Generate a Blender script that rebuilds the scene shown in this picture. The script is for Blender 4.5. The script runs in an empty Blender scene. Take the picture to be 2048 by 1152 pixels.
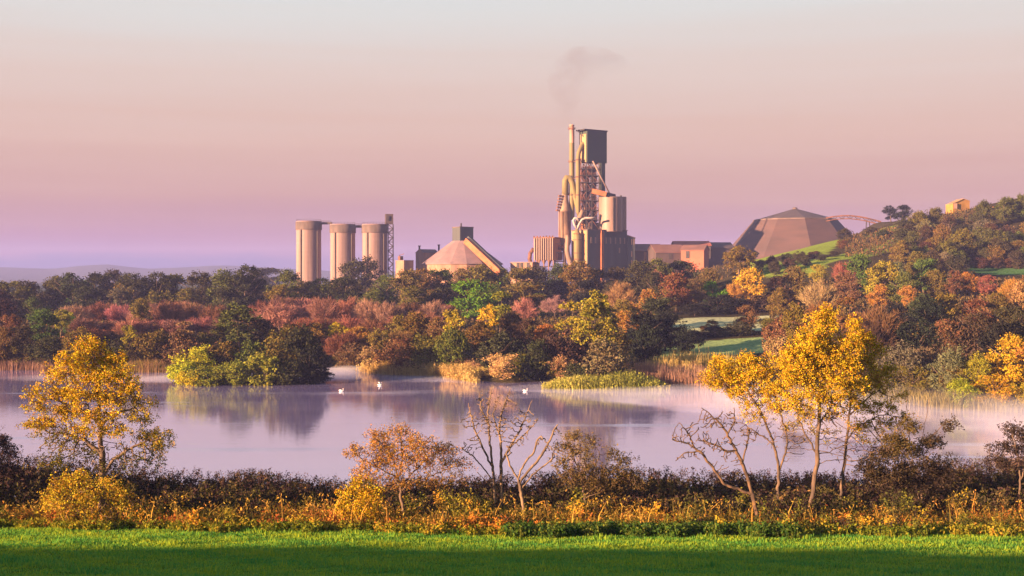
import bpy, math, random
import numpy as np
from mathutils import Vector, Matrix

rng = np.random.default_rng(11)
random.seed(5)
S = bpy.context.scene
COL = S.collection
F, CX, HY, CZ = 2472.0, 1024.0, 560.0, 18.0      # lens in photo pixels, horizon row, eye height over the lake


def X(px, d): return (px - CX) * d / F
def Z(py, d): return CZ + (HY - py) * d / F
def P(px, py, d): return np.array([X(px, d), d, Z(py, d)])
def R(a): return math.radians(a)
def srgb(r, g, b):
    return tuple((c / 255 / 12.92) if c / 255 <= .04045 else ((c / 255 + .055) / 1.055) ** 2.4 for c in (r, g, b))


# ------------------------------------------------------------------ materials
def new_mat(name):
    m = bpy.data.materials.new(name); m.use_nodes = True
    nt = m.node_tree; nt.nodes.clear()
    out = nt.nodes.new('ShaderNodeOutputMaterial')
    return m, nt, out


def N(nt, t, **kw):
    n = nt.nodes.new(t)
    for k, v in kw.items():
        if k in n.inputs: n.inputs[k].default_value = v
        else: setattr(n, k, v)
    return n


def L(nt, a, b): nt.links.new(a, b)


def ramp(nt, stops, interp='LINEAR'):
    r = nt.nodes.new('ShaderNodeValToRGB'); cr = r.color_ramp; cr.interpolation = interp
    while len(cr.elements) > 1: cr.elements.remove(cr.elements[-1])
    cr.elements[0].position = stops[0][0]; cr.elements[0].color = (*stops[0][1], 1)
    for p, c in stops[1:]:
        e = cr.elements.new(p); e.color = (*c, 1)
    return r


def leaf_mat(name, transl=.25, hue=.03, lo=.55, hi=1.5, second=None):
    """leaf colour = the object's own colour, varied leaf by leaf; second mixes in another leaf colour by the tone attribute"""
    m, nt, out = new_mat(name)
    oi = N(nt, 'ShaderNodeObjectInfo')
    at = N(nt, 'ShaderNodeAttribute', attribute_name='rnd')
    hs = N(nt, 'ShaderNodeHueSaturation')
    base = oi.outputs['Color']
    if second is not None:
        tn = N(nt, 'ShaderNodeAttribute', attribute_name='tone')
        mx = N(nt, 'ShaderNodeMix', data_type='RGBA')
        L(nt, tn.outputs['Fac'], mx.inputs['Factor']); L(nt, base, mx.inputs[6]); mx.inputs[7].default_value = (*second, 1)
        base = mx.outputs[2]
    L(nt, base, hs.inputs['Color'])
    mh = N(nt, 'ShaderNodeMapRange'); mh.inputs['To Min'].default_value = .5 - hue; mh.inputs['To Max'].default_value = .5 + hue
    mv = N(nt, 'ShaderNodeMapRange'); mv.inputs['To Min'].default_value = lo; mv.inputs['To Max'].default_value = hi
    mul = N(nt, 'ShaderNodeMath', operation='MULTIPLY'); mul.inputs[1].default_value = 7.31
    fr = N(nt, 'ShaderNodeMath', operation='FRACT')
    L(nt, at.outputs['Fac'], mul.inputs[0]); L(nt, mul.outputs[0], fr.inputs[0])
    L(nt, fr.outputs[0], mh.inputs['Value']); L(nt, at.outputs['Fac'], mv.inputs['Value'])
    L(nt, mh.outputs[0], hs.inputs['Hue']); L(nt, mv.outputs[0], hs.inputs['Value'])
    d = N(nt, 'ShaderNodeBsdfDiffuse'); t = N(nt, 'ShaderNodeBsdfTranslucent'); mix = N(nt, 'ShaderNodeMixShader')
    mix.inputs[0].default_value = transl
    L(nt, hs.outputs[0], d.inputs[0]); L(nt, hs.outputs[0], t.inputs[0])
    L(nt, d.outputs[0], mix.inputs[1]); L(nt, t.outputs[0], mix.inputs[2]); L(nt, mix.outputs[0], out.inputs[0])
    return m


def ramp_mat(name, stops, transl=.25):
    """plants whose blades differ: colour looked up by the blade's own number"""
    m, nt, out = new_mat(name)
    at = N(nt, 'ShaderNodeAttribute', attribute_name='rnd')
    r = ramp(nt, stops); L(nt, at.outputs['Fac'], r.inputs[0])
    d = N(nt, 'ShaderNodeBsdfDiffuse'); t = N(nt, 'ShaderNodeBsdfTranslucent'); mix = N(nt, 'ShaderNodeMixShader')
    mix.inputs[0].default_value = transl
    L(nt, r.outputs[0], d.inputs[0]); L(nt, r.outputs[0], t.inputs[0])
    L(nt, d.outputs[0], mix.inputs[1]); L(nt, t.outputs[0], mix.inputs[2]); L(nt, mix.outputs[0], out.inputs[0])
    return m


def surf_mat(name, c, c2=None, scale=(.3, .3, .05), rough=.8, detail=5, lo=.35, hi=.65, ribs=0, metallic=0, rings=0):
    """weathered wall / metal: two tones mixed by stretched noise, optional cladding ribs or lift rings as bump"""
    m, nt, out = new_mat(name)
    tc = N(nt, 'ShaderNodeTexCoord'); mp = N(nt, 'ShaderNodeMapping'); mp.inputs['Scale'].default_value = scale
    L(nt, tc.outputs['Object'], mp.inputs[0])
    nz = N(nt, 'ShaderNodeTexNoise'); nz.inputs['Scale'].default_value = 1; nz.inputs['Detail'].default_value = detail
    L(nt, mp.outputs[0], nz.inputs['Vector'])
    c2 = c2 or tuple(x * .6 for x in c)
    r = ramp(nt, [(lo, c), (hi, c2)]); L(nt, nz.outputs['Fac'], r.inputs[0])
    b = N(nt, 'ShaderNodeBsdfPrincipled', Roughness=rough, Metallic=metallic)
    b.inputs['Specular IOR Level'].default_value = .25
    L(nt, r.outputs[0], b.inputs['Base Color'])
    if ribs or rings:
        w = N(nt, 'ShaderNodeTexWave', wave_type='BANDS', bands_direction='Z' if rings else 'DIAGONAL', wave_profile='SIN')
        w.inputs['Scale'].default_value = rings or ribs
        L(nt, tc.outputs['Object'], w.inputs['Vector'])
        bp = N(nt, 'ShaderNodeBump'); bp.inputs['Strength'].default_value = .5; bp.inputs['Distance'].default_value = .25
        L(nt, w.outputs['Fac'], bp.inputs['Height']); L(nt, bp.outputs[0], b.inputs['Normal'])
    L(nt, b.outputs[0], out.inputs[0])
    return m


# ------------------------------------------------------------------ objects
def tag(o, label=None, cat=None, group=None, kind=None):
    if label: o['label'] = label
    if cat: o['category'] = cat
    if group: o['group'] = group
    if kind: o['kind'] = kind
    return o


def link(o, parent=None):
    COL.objects.link(o)
    if parent is not None: o.parent = parent
    return o


def empty(name, loc, label=None, cat=None, group=None):
    o = bpy.data.objects.new(name, None); o.location = loc; o.empty_display_size = .5
    return tag(link(o), label, cat, group)


def mesh_np(name, V, faces, mat=None, rnd=None, tone=None, smooth=False, mats=None):
    """faces: list of index arrays, each (n,3) or (n,4)"""
    me = bpy.data.meshes.new(name)
    V = np.asarray(V, dtype=np.float32)
    faces = [np.asarray(f, dtype=np.int32) for f in faces if len(f)]
    me.vertices.add(len(V)); me.vertices.foreach_set('co', V.ravel())
    nl = sum(f.size for f in faces); npoly = sum(len(f) for f in faces)
    me.loops.add(nl); me.polygons.add(npoly)
    me.loops.foreach_set('vertex_index', np.concatenate([f.ravel() for f in faces]))
    tot = np.concatenate([np.full(len(f), f.shape[1], dtype=np.int32) for f in faces])
    st = np.zeros(npoly, dtype=np.int32); st[1:] = np.cumsum(tot)[:-1]
    me.polygons.foreach_set('loop_start', st); me.polygons.foreach_set('loop_total', tot)
    if smooth: me.polygons.foreach_set('use_smooth', np.ones(npoly, dtype=bool))
    me.update(calc_edges=True)
    for nm, a in (('rnd', rnd), ('tone', tone)):
        if a is not None:
            at = me.attributes.new(nm, 'FLOAT', 'FACE'); at.data.foreach_set('value', np.asarray(a, dtype=np.float32))
    if mat: me.materials.append(mat)
    return me


class MB:
    """collects boxes, prisms, cylinders and tubes for ONE mesh; coordinates are world, .build makes them local to the parent"""
    def __init__(s): s.V = []; s.F = []; s.smooth = []
    def add(s, vs, fs, sm=False):
        b = len(s.V); s.V += [tuple(v) for v in vs]; s.F += [tuple(i + b for i in f) for f in fs]; s.smooth += [sm] * len(fs)
        return s
    def box(s, c, size, rot=0, axis=None):
        w, d, h = (x / 2 for x in size); vs = []
        ca, sa = math.cos(rot), math.sin(rot)
        for dz in (-h, h):
            for dx, dy in ((-w, -d), (w, -d), (w, d), (-w, d)):
                vs.append((c[0] + dx * ca - dy * sa, c[1] + dx * sa + dy * ca, c[2] + dz))
        return s.add(vs, [(3, 2, 1, 0), (4, 5, 6, 7), (0, 1, 5, 4), (1, 2, 6, 5), (2, 3, 7, 6), (3, 0, 4, 7)])
    def prism(s, poly, z0, z1):
        n = len(poly)
        vs = [(x, y, z0) for x, y in poly] + [(x, y, z1) for x, y in poly]
        return s.add(vs, [tuple(reversed(range(n))), tuple(range(n, 2 * n))] + [(i, (i + 1) % n, n + (i + 1) % n, n + i) for i in range(n)])
    def lathe(s, cx, cy, prof, n=32, sm=True, rot=0):
        vs = []; fs = []
        for r, z in prof:
            for k in range(n):
                a = rot + 2 * math.pi * k / n; vs.append((cx + r * math.cos(a), cy + r * math.sin(a), z))
        for j in range(len(prof) - 1):
            for k in range(n):
                fs.append((j * n + k, j * n + (k + 1) % n, (j + 1) * n + (k + 1) % n, (j + 1) * n + k))
        s.add(vs, fs, sm)
        m = len(prof) - 1
        s.add([vs[k] for k in range(n)], [tuple(reversed(range(n)))]); s.add([vs[m * n + k] for k in range(n)], [tuple(range(n))])
        return s
    def tube(s, pts, rad, n=10, sm=True, square=False):
        pts = [Vector(p) for p in pts]
        rad = rad if hasattr(rad, '__len__') else [rad] * len(pts)
        vs = []; fs = []; up = Vector((0, 0, 1)); prev = None
        for i, p in enumerate(pts):
            t = ((pts[i + 1] if i < len(pts) - 1 else p) - (pts[i - 1] if i else p)).normalized()
            u = t.cross(up if abs(t.z) < .95 else Vector((0, 1, 0))).normalized() if prev is None else (prev - t * prev.dot(t)).normalized()
            prev = u; v = t.cross(u)
            for k in range(n):
                a = 2 * math.pi * k / n + (math.pi / 4 if n == 4 else 0)
                vs.append(p + (u * math.cos(a) + v * math.sin(a)) * rad[i])
        for j in range(len(pts) - 1):
            for k in range(n):
                fs.append((j * n + k, j * n + (k + 1) % n, (j + 1) * n + (k + 1) % n, (j + 1) * n + k))
        fs.append(tuple(reversed(range(n)))); fs.append(tuple(range((len(pts) - 1) * n, len(pts) * n)))
        return s.add(vs, fs, sm and n > 4)
    def bar(s, a, b, w): return s.tube([a, b], w * .7, 4, False)
    def build(s, name, mat, parent=None, label=None):
        off = parent_world(parent)
        me = bpy.data.meshes.new(name)
        me.from_pydata([(v[0] - off[0], v[1] - off[1], v[2] - off[2]) for v in s.V], [], s.F)
        me.polygons.foreach_set('use_smooth', s.smooth); me.materials.append(mat); me.update()
        o = link(bpy.data.objects.new(name, me), parent)
        if label: o['label'] = label
        return o


def parent_world(p):
    off = Vector((0, 0, 0))
    while p is not None: off = off + p.location; p = p.parent
    return off


def frames(n):
    """n random orthonormal pairs"""
    a = rng.normal(size=(n, 3)); a /= np.linalg.norm(a, axis=1)[:, None]
    b = rng.normal(size=(n, 3)); b -= a * (a * b).sum(1)[:, None]; b /= np.linalg.norm(b, axis=1)[:, None]
    return a, b


def leaf_quads(C, ln, wd, up=None):
    n = len(C); u, v = frames(n)
    if up is not None:                         # lean the long axis towards a direction
        u = u * .8 + up; u /= np.linalg.norm(u, axis=1)[:, None]
        v -= u * (u * v).sum(1)[:, None]; v /= np.linalg.norm(v, axis=1)[:, None]
    s = rng.uniform(.65, 1.35, (n, 1))
    a = u * ln * s * .5; b = v * wd * s * .5
    V = np.stack([C - a, C + b + a * .1, C + a, C - b + a * .1], axis=1).reshape(-1, 3)
    return V, np.arange(4 * n).reshape(n, 4)


# ------------------------------------------------------------------ the ground
LAKE = [(-1400, 244), (-600, 246), (0, 246), (110, 245), (270, 240), (345, 238), (500, 252), (640, 256), (712, 240), (760, 233), (850, 231), (935, 219),
        (960, 214), (1040, 213), (1085, 216), (1092, 203), (1200, 201.5), (1330, 202), (1400, 205), (1500, 197), (1620, 190), (1800, 179), (1880, 170), (2048, 167),
        (2500, 160), (3000, 155)]
LAKE_FAR = np.array([(X(p, d), d) for p, d in LAKE])
LAKE_NEAR = np.array([(420., 98.), (120, 99), (60, 98), (38, 96.5), (10, 97.5), (-20, 98), (-45, 97), (-130, 98), (-420, 100)])
LAKE_POLY = np.vstack([LAKE_FAR, LAKE_NEAR])
ISLE = (X(492, 217), 217.5, 13.2, 5.2)

CTRL = [(-300, 690, 275), (100, 690, 275), (500, 690, 285), (800, 690, 275), (1100, 695, 270), (1200, 695, 265), (1300, 713, 256), (1540, 696, 272), (1420, 690, 280),
        (1380, 664, 300), (1540, 655, 305), (1380, 636, 335), (1560, 628, 345), (1650, 665, 285), (1800, 690, 255), (2048, 690, 235), (2400, 680, 230),
        (1800, 620, 345), (2048, 610, 330), (1650, 600, 395), (2400, 560, 330), (1750, 560, 400), (2048, 553, 410), (1960, 556, 410), (1960, 536, 455), (2048, 533, 460),
        (0, 640, 400), (400, 640, 400), (800, 636, 400), (1100, 632, 400), (1350, 618, 400), (1500, 590, 410),
        (0, 606, 500), (400, 606, 500), (660, 594, 480), (720, 586, 525), (850, 602, 490), (1100, 598, 500), (1300, 588, 500), (1440, 566, 500),
        (0, 592, 620), (300, 588, 620), (600, 578, 660), (850, 570, 680), (1100, 568, 690), (1300, 564, 690), (1400, 555, 690), (1470, 524, 690), (1590, 508, 690), (1680, 492, 690),
        (1500, 532, 480), (1600, 506, 520), (1680, 478, 560), (1690, 492, 540), (1800, 455, 590), (1620, 528, 462), (1700, 506, 490), (1780, 485, 520),
        (1850, 500, 480), (1850, 440, 580), (1925, 424, 590), (2048, 398, 600), (2048, 470, 500), (2048, 425, 545), (2010, 428, 545), (2400, 330, 600), (2400, 420, 480),
        (1750, 445, 700), (1900, 440, 720), (2100, 400, 760), (2500, 340, 760),
        (-400, 600, 520), (-400, 590, 700), (0, 585, 900), (600, 580, 900), (1100, 575, 900), (1600, 540, 900), (2100, 480, 950),
        (-400, 573, 1500), (600, 573, 1500), (1600, 570, 1500), (2400, 560, 1500), (0, 565, 3000), (1000, 565, 3000), (2100, 565, 3000)]


def _uv(x, y):
    d = np.maximum(y, 120.)
    u = np.clip(x * F / d / 1024., -1.55, 1.55)
    return u, np.log(np.minimum(d, 4000.)) * 1.6


_c = np.array([(X(a, d), d, Z(b, d)) for a, b, d in CTRL])
_cu, _cv = _uv(_c[:, 0], _c[:, 1])
_K = np.hypot(_cu[:, None] - _cu, _cv[:, None] - _cv)
_n = len(_cu)
_A = np.zeros((_n + 1, _n + 1)); _A[:_n, :_n] = _K - np.eye(_n) * .004; _A[_n, :_n] = 1; _A[:_n, _n] = 1
_W = np.linalg.solve(_A, np.append(_c[:, 2], 0))


def seg_dist(x, y, poly, closed=True):
    best = np.full(x.shape, 1e9)
    k = len(poly)
    for i in range(k if closed else k - 1):
        a, b = poly[i], poly[(i + 1) % k]
        dx, dy = b - a
        t = np.clip(((x - a[0]) * dx + (y - a[1]) * dy) / (dx * dx + dy * dy), 0, 1)
        best = np.minimum(best, np.hypot(x - a[0] - t * dx, y - a[1] - t * dy))
    return best


def inside(x, y, poly):
    c = np.zeros(x.shape, dtype=bool); k = len(poly)
    for i in range(k):
        (x1, y1), (x2, y2) = poly[i], poly[(i + 1) % k]
        if y1 == y2: continue
        c ^= ((y1 > y) != (y2 > y)) & (x < (x2 - x1) * (y - y1) / (y2 - y1) + x1)
    return c


def sstep(a, b, x):
    t = np.clip((x - a) / (b - a), 0, 1); return t * t * (3 - 2 * t)


def wob(x, y, s, k=0):
    return (np.sin(x / s + 1.3 + k) * np.cos(y / s * .9 + .7 * k) + .6 * np.sin(x / s * 2.1 + y / s * 1.7 + 2.1 * k) + .35 * np.sin(x / s * 4.3 - y / s * 3.9 + k)) / 1.95


NEAR_Y = np.array([-400, -60, 0, 50, 62, 70, 78, 88, 95, 99, 104, 140.])
NEAR_Z = np.array([30, 18.5, 16.3, 6.0, 4.55, 3.75, 2.75, 1.55, .8, .1, -.8, -1.5])


def ground(x, y):
    x = np.atleast_1d(np.asarray(x, float)); y = np.atleast_1d(np.asarray(y, float))
    u, v = _uv(x, y)
    far = np.full(x.shape, _W[_n])
    for i in range(_n): far += _W[i] * np.hypot(u - _cu[i], v - _cv[i])
    far = np.maximum(far, 1.0) + wob(x, y, 23.) * .45 * sstep(150, 330, y)
    near = np.interp(y, NEAR_Y, NEAR_Z) + wob(x, y, 7.) * .06 + wob(x, y, 31.) * .12
    # unseen rise of the ground, shaped so its shade falls on the front pasture
    sh = SHADE_RIDGE_Z + .35 * wob(x, y * 0, 15.) + .3 * wob(x, y * 0, 5.)
    near += np.maximum(sh - np.interp(y, NEAR_Y, NEAR_Z), 0) * np.exp(-((y - 12) / 8.) ** 2) * sstep(-20, -34, x)
    z = np.where(y < 140, near, far)
    ins = inside(x, y, LAKE_POLY); sd = seg_dist(x, y, LAKE_POLY) * np.where(ins, -1, 1)
    shore = sstep(-3, 10, sd)
    zf = -1.5 + (z + 1.5) * shore
    z = np.where(y > 140, zf, np.where(ins, np.minimum(z, -.2), z))
    e = 1 - np.hypot((x - ISLE[0]) / ISLE[2], (y - ISLE[1]) / ISLE[3]) ** 2
    z = np.where((e > -.3), np.maximum(z, .55 * np.minimum(e * 4, 1)), z)
    # far blue hills
    hx = x / np.maximum(y, 1)
    hh = np.interp(hx * F + CX, [-2500, -400, 0, 110, 215, 300, 420, 560, 650, 800, 1000, 1600, 3000, 5000], [52, 64, 58, 54, 66, 48, 58, 50, 46, 40, 36, 38, 60, 90])
    z = z + (hh + 6 * wob(hx * 900, y * .0, 37.)) * np.exp(-((y - 4700) / 650.) ** 2)
    return z


SHADE_RIDGE_Z = 20.0


def gz(x, y): return float(ground(x, y)[0])

# ------------------------------------------------------------------ camera, sun, sky, air
cam_d = bpy.data.cameras.new('camera'); cam = bpy.data.objects.new('camera', cam_d); COL.objects.link(cam)
cam.location = (0, 0, CZ); cam.rotation_euler = (R(90), 0, 0)
cam_d.sensor_width = 36; cam_d.lens = 36 * F / 2048; cam_d.shift_y = -16 / 2048
cam_d.clip_start = .5; cam_d.clip_end = 20000
S.camera = cam

SUN_AZ, SUN_EL = 58., 9.5           # degrees round from straight behind the viewer towards his left; height
sdir = Vector((-math.sin(R(SUN_AZ)) * math.cos(R(SUN_EL)), -math.cos(R(SUN_AZ)) * math.cos(R(SUN_EL)), math.sin(R(SUN_EL))))
sun_d = bpy.data.lights.new('sun', 'SUN'); sun_d.energy = 5.0; sun_d.angle = R(.5); sun_d.color = (1, .59, .33)
sun = bpy.data.objects.new('sun', sun_d); COL.objects.link(sun)
sun.rotation_euler = sdir.to_track_quat('Z', 'Y').to_euler(); sun.location = (-200, -80, 160)

w = bpy.data.worlds.new('World'); S.world = w; w.use_nodes = True
nt = w.node_tree; nt.nodes.clear()
wo = N(nt, 'ShaderNodeOutputWorld'); bg = N(nt, 'ShaderNodeBackground'); bg.inputs['Strength'].default_value = .05
sky = N(nt, 'ShaderNodeTexSky', sky_type='NISHITA', sun_disc=False)
sky.sun_elevation = R(SUN_EL); sky.sun_rotation = math.atan2(sdir.x, sdir.y); sky.air_density = 1.0; sky.dust_density = 1.5; sky.ozone_density = 2.0
tc = N(nt, 'ShaderNodeTexCoord'); sep = N(nt, 'ShaderNodeSeparateXYZ'); L(nt, tc.outputs['Generated'], sep.inputs[0])
mr = N(nt, 'ShaderNodeMapRange'); mr.inputs['From Min'].default_value = 0; mr.inputs['From Max'].default_value = .26
L(nt, sep.outputs['Z'], mr.inputs['Value'])
SKY = [(0.0, (124, 102, 150)), (.04, (134, 102, 144)), (.075, (150, 104, 134)), (.124, (174, 118, 130)), (.248, (206, 158, 138)), (.433, (224, 187, 166)), (.63, (227, 206, 192)), (.82, (224, 224, 218)), (1.0, (212, 230, 234))]
rp = ramp(nt, [(p, tuple(3.95 * c for c in srgb(*k))) for p, k in SKY])
# faint level streaks of thin cloud
mp = N(nt, 'ShaderNodeMapping'); mp.inputs['Scale'].default_value = (2.2, 2.2, 60)
nz = N(nt, 'ShaderNodeTexNoise'); nz.inputs['Scale'].default_value = 1; nz.inputs['Detail'].default_value = 3
L(nt, tc.outputs['Generated'], mp.inputs[0]); L(nt, mp.outputs[0], nz.inputs['Vector'])
sub = N(nt, 'ShaderNodeMath', operation='MULTIPLY_ADD'); sub.inputs[1].default_value = .14; sub.inputs[2].default_value = -.07
L(nt, nz.outputs['Fac'], sub.inputs[0])
add = N(nt, 'ShaderNodeMath', operation='ADD'); L(nt, mr.outputs[0], add.inputs[0]); L(nt, sub.outputs[0], add.inputs[1])
L(nt, add.outputs[0], rp.inputs[0])
hi = N(nt, 'ShaderNodeMapRange', interpolation_type='SMOOTHSTEP'); hi.inputs['From Min'].default_value = .22; hi.inputs['From Max'].default_value = .5
hi.inputs['To Max'].default_value = 1.
L(nt, sep.outputs['Z'], hi.inputs['Value'])
mx = N(nt, 'ShaderNodeMix', data_type='RGBA'); L(nt, hi.outputs[0], mx.inputs['Factor'])
# low blue grey bank of cloud along one end of the horizon
dv = N(nt, 'ShaderNodeMath', operation='DIVIDE'); L(nt, sep.outputs['X'], dv.inputs[0]); L(nt, sep.outputs['Y'], dv.inputs[1])
mpc = N(nt, 'ShaderNodeMapping'); mpc.inputs['Scale'].default_value = (14, 14, 170); nzc = N(nt, 'ShaderNodeTexNoise'); nzc.inputs['Scale'].default_value = 1; nzc.inputs['Detail'].default_value = 4
L(nt, tc.outputs['Generated'], mpc.inputs[0]); L(nt, mpc.outputs[0], nzc.inputs['Vector'])
zc = N(nt, 'ShaderNodeMath', operation='MULTIPLY_ADD'); zc.inputs[1].default_value = .016; L(nt, nzc.outputs['Fac'], zc.inputs[0]); L(nt, sep.outputs['Z'], zc.inputs[2])
bz = N(nt, 'ShaderNodeMapRange', interpolation_type='SMOOTHSTEP'); bz.inputs['From Min'].default_value = .0315; bz.inputs['From Max'].default_value = .022; L(nt, zc.outputs[0], bz.inputs['Value'])
bx = N(nt, 'ShaderNodeMapRange', interpolation_type='SMOOTHSTEP'); bx.inputs['From Min'].default_value = -.10; bx.inputs['From Max'].default_value = -.22; L(nt, dv.outputs[0], bx.inputs['Value'])
bm = N(nt, 'ShaderNodeMath', operation='MULTIPLY'); L(nt, bz.outputs[0], bm.inputs[0]); L(nt, bx.outputs[0], bm.inputs[1])
cm = N(nt, 'ShaderNodeMix', data_type='RGBA'); L(nt, bm.outputs[0], cm.inputs['Factor']); L(nt, rp.outputs[0], cm.inputs[6]); cm.inputs[7].default_value = (*[3.95 * c for c in srgb(62, 78, 136)], 1)
L(nt, cm.outputs[2], mx.inputs[6]); L(nt, sky.outputs[0], mx.inputs[7])
L(nt, mx.outputs[2], bg.inputs[0]); L(nt, bg.outputs[0], wo.inputs[0])

S.view_settings.view_transform = 'Standard'; S.view_settings.look = 'None'; S.view_settings.exposure = 2.3; S.view_settings.gamma = 1
S.view_settings.use_curve_mapping = False
cy = S.cycles
cy.max_bounces = 5; cy.diffuse_bounces = 2; cy.glossy_bounces = 2; cy.transmission_bounces = 2; cy.volume_bounces = 1; cy.transparent_max_bounces = 8
cy.caustics_reflective = False; cy.caustics_refractive = False; cy.use_denoising = True; cy.sample_clamp_indirect = 4
cy.volume_step_rate = .5; cy.volume_max_steps = 256


def vol_mat(name, dens, col, aniso=0., noise=None):
    m, nt, out = new_mat(name)
    pv = N(nt, 'ShaderNodeVolumePrincipled'); pv.inputs['Color'].default_value = (*col, 1); pv.inputs['Density'].default_value = dens
    pv.inputs['Anisotropy'].default_value = aniso
    if noise:
        tc = N(nt, 'ShaderNodeTexCoord'); mp = N(nt, 'ShaderNodeMapping'); mp.inputs['Scale'].default_value = noise
        nz = N(nt, 'ShaderNodeTexNoise'); nz.inputs['Scale'].default_value = 1; nz.inputs['Detail'].default_value = 2
        mr = N(nt, 'ShaderNodeMapRange'); mr.inputs['From Min'].default_value = .42; mr.inputs['From Max'].default_value = .68; mr.inputs['To Max'].default_value = dens
        L(nt, tc.outputs['Object'], mp.inputs[0]); L(nt, mp.outputs[0], nz.inputs['Vector']); L(nt, nz.outputs['Fac'], mr.inputs['Value'])
        L(nt, mr.outputs[0], pv.inputs['Density'])
    L(nt, pv.outputs[0], out.inputs['Volume'])
    return m


HAZE = True
if HAZE:
    m = MB(); m.box((0, 2850, 86.5), (15000, 6700, 181))      # from -4 m to 177 m
    tag(m.build('haze', vol_mat('haze_air', .00015, (.42, .47, 1.0))), 'thin lilac morning haze filling the whole valley', 'haze', kind='stuff')

# ------------------------------------------------------------------ ground sheet
LUSH = (.175, .245, .035)
HILL_FIELDS = [([(1490, 520), (1560, 499), (1620, 485), (1672, 471), (1694, 468), (1676, 490), (1650, 511), (1575, 507), (1545, 516), (1500, 532)], LUSH),
               ([(1722, 470), (1770, 455), (1806, 447), (1802, 457), (1760, 469), (1726, 476)], LUSH),
               ([(1595, 531), (1640, 519), (1720, 500), (1784, 479), (1777, 506), (1740, 513), (1660, 523), (1600, 539)], LUSH),
               ([(1496, 530), (1545, 524), (1600, 522), (1664, 514), (1640, 548), (1560, 556), (1496, 552)], LUSH),
               ([(1936, 528), (2300, 524), (2300, 546), (2000, 550), (1940, 545)], (.07, .16, .05)), ([(1996, 424), (2048, 411), (2300, 380), (2300, 420), (2048, 426)], LUSH)]  # the darker green carries the shade lying on that field
def fields(x, y, ZG):
    """kinds of ground cover by place: returns linear colours"""
    n = len(x); c = np.empty((n, 3)); c[:] = (.050, .042, .022)                       # wood floor, leaf litter
    nz = wob(x, y, 5.)[:, None] * .5 + wob(x, y, 17., 1)[:, None] * .5
    near = y < 140
    c[near] = (.13, .22, .02)
    bank = (y > 70) & (y < 140); c[bank] = (.045, .045, .02)
    plain = y > 800; c[plain] = (.06, .075, .04)
    def poly(pts, col):
        pw = np.array([(X(a, d), d) for a, d in pts]); k = inside(x, y, pw); c[k] = col
    frost = (.42, .45, .25)
    poly([(1290, 254), (1560, 262), (1560, 288), (1420, 287), (1290, 268)], (.23, .33, .13))
    poly([(1345, 300), (1570, 300), (1570, 344), (1370, 340), (1345, 322)], frost)
    poly([(620, 478), (760, 478), (760, 528), (620, 528)], (.16, .17, .09))
    lush = (.165, .235, .035)
    qx = CX + x * F / np.maximum(y, 1); qz = HY - (ZG - CZ) * F / np.maximum(y, 1); deep = (y > 420) & (y < 640)
    for pg, col in HILL_FIELDS: c[deep & inside(qx, qz, np.array(pg, float))] = col
    hill = y > 2500; c[hill] = (.06, .07, .06)
    return np.clip(c * (1 + .22 * nz), 0, 1)


ny, nx = 470, 340
t = np.linspace(0, 1, ny)
yk = np.interp(t, [0, .06, .28, .34, .62, .85, .94, 1], [-380, 0, 104, 160, 360, 760, 2000, 6000])
uk = np.linspace(-1, 1, nx); uk = np.sign(uk) * (np.abs(uk) ** 1.15)
gy, gu = np.meshgrid(yk, uk, indexing='ij')
gx = gu * (np.maximum(gy, 0) * .62 + 210)
gx, gy = gx.ravel(), gy.ravel()
gzv = ground(gx, gy)
idx = np.arange(ny * nx).reshape(ny, nx)
fq = np.stack([idx[:-1, :-1], idx[:-1, 1:], idx[1:, 1:], idx[1:, :-1]], -1).reshape(-1, 4)
m, nt, out = new_mat('ground_cover')
ca = N(nt, 'ShaderNodeAttribute', attribute_name='cover')
tc = N(nt, 'ShaderNodeTexCoord'); nz = N(nt, 'ShaderNodeTexNoise'); nz.inputs['Scale'].default_value = 1.1; nz.inputs['Detail'].default_value = 6
L(nt, tc.outputs['Object'], nz.inputs['Vector'])
mr = N(nt, 'ShaderNodeMapRange'); mr.inputs['From Min'].default_value = .3; mr.inputs['From Max'].default_value = .7; mr.inputs['To Min'].default_value = .7; mr.inputs['To Max'].default_value = 1.3
L(nt, nz.outputs['Fac'], mr.inputs['Value'])
hs = N(nt, 'ShaderNodeHueSaturation'); L(nt, ca.outputs['Color'], hs.inputs['Color']); L(nt, mr.outputs[0], hs.inputs['Value'])
b = N(nt, 'ShaderNodeBsdfDiffuse'); L(nt, hs.outputs[0], b.inputs[0])
bp = N(nt, 'ShaderNodeBump'); bp.inputs['Strength'].default_value = .6; bp.inputs['Distance'].default_value = .5; L(nt, nz.outputs['Fac'], bp.inputs['Height']); L(nt, bp.outputs[0], b.inputs['Normal'])
L(nt, b.outputs[0], out.inputs[0])
me = mesh_np('ground', np.stack([gx, gy, gzv], 1), [fq], m, smooth=True)
at = me.attributes.new('cover', 'FLOAT_COLOR', 'POINT')
at.data.foreach_set('color', np.hstack([fields(gx, gy, gzv), np.ones((len(gx), 1))]).astype(np.float32).ravel())
tag(link(bpy.data.objects.new('ground', me)), 'rolling valley floor of pasture, woodland floor and hill fields', 'ground', kind='structure')

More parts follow.
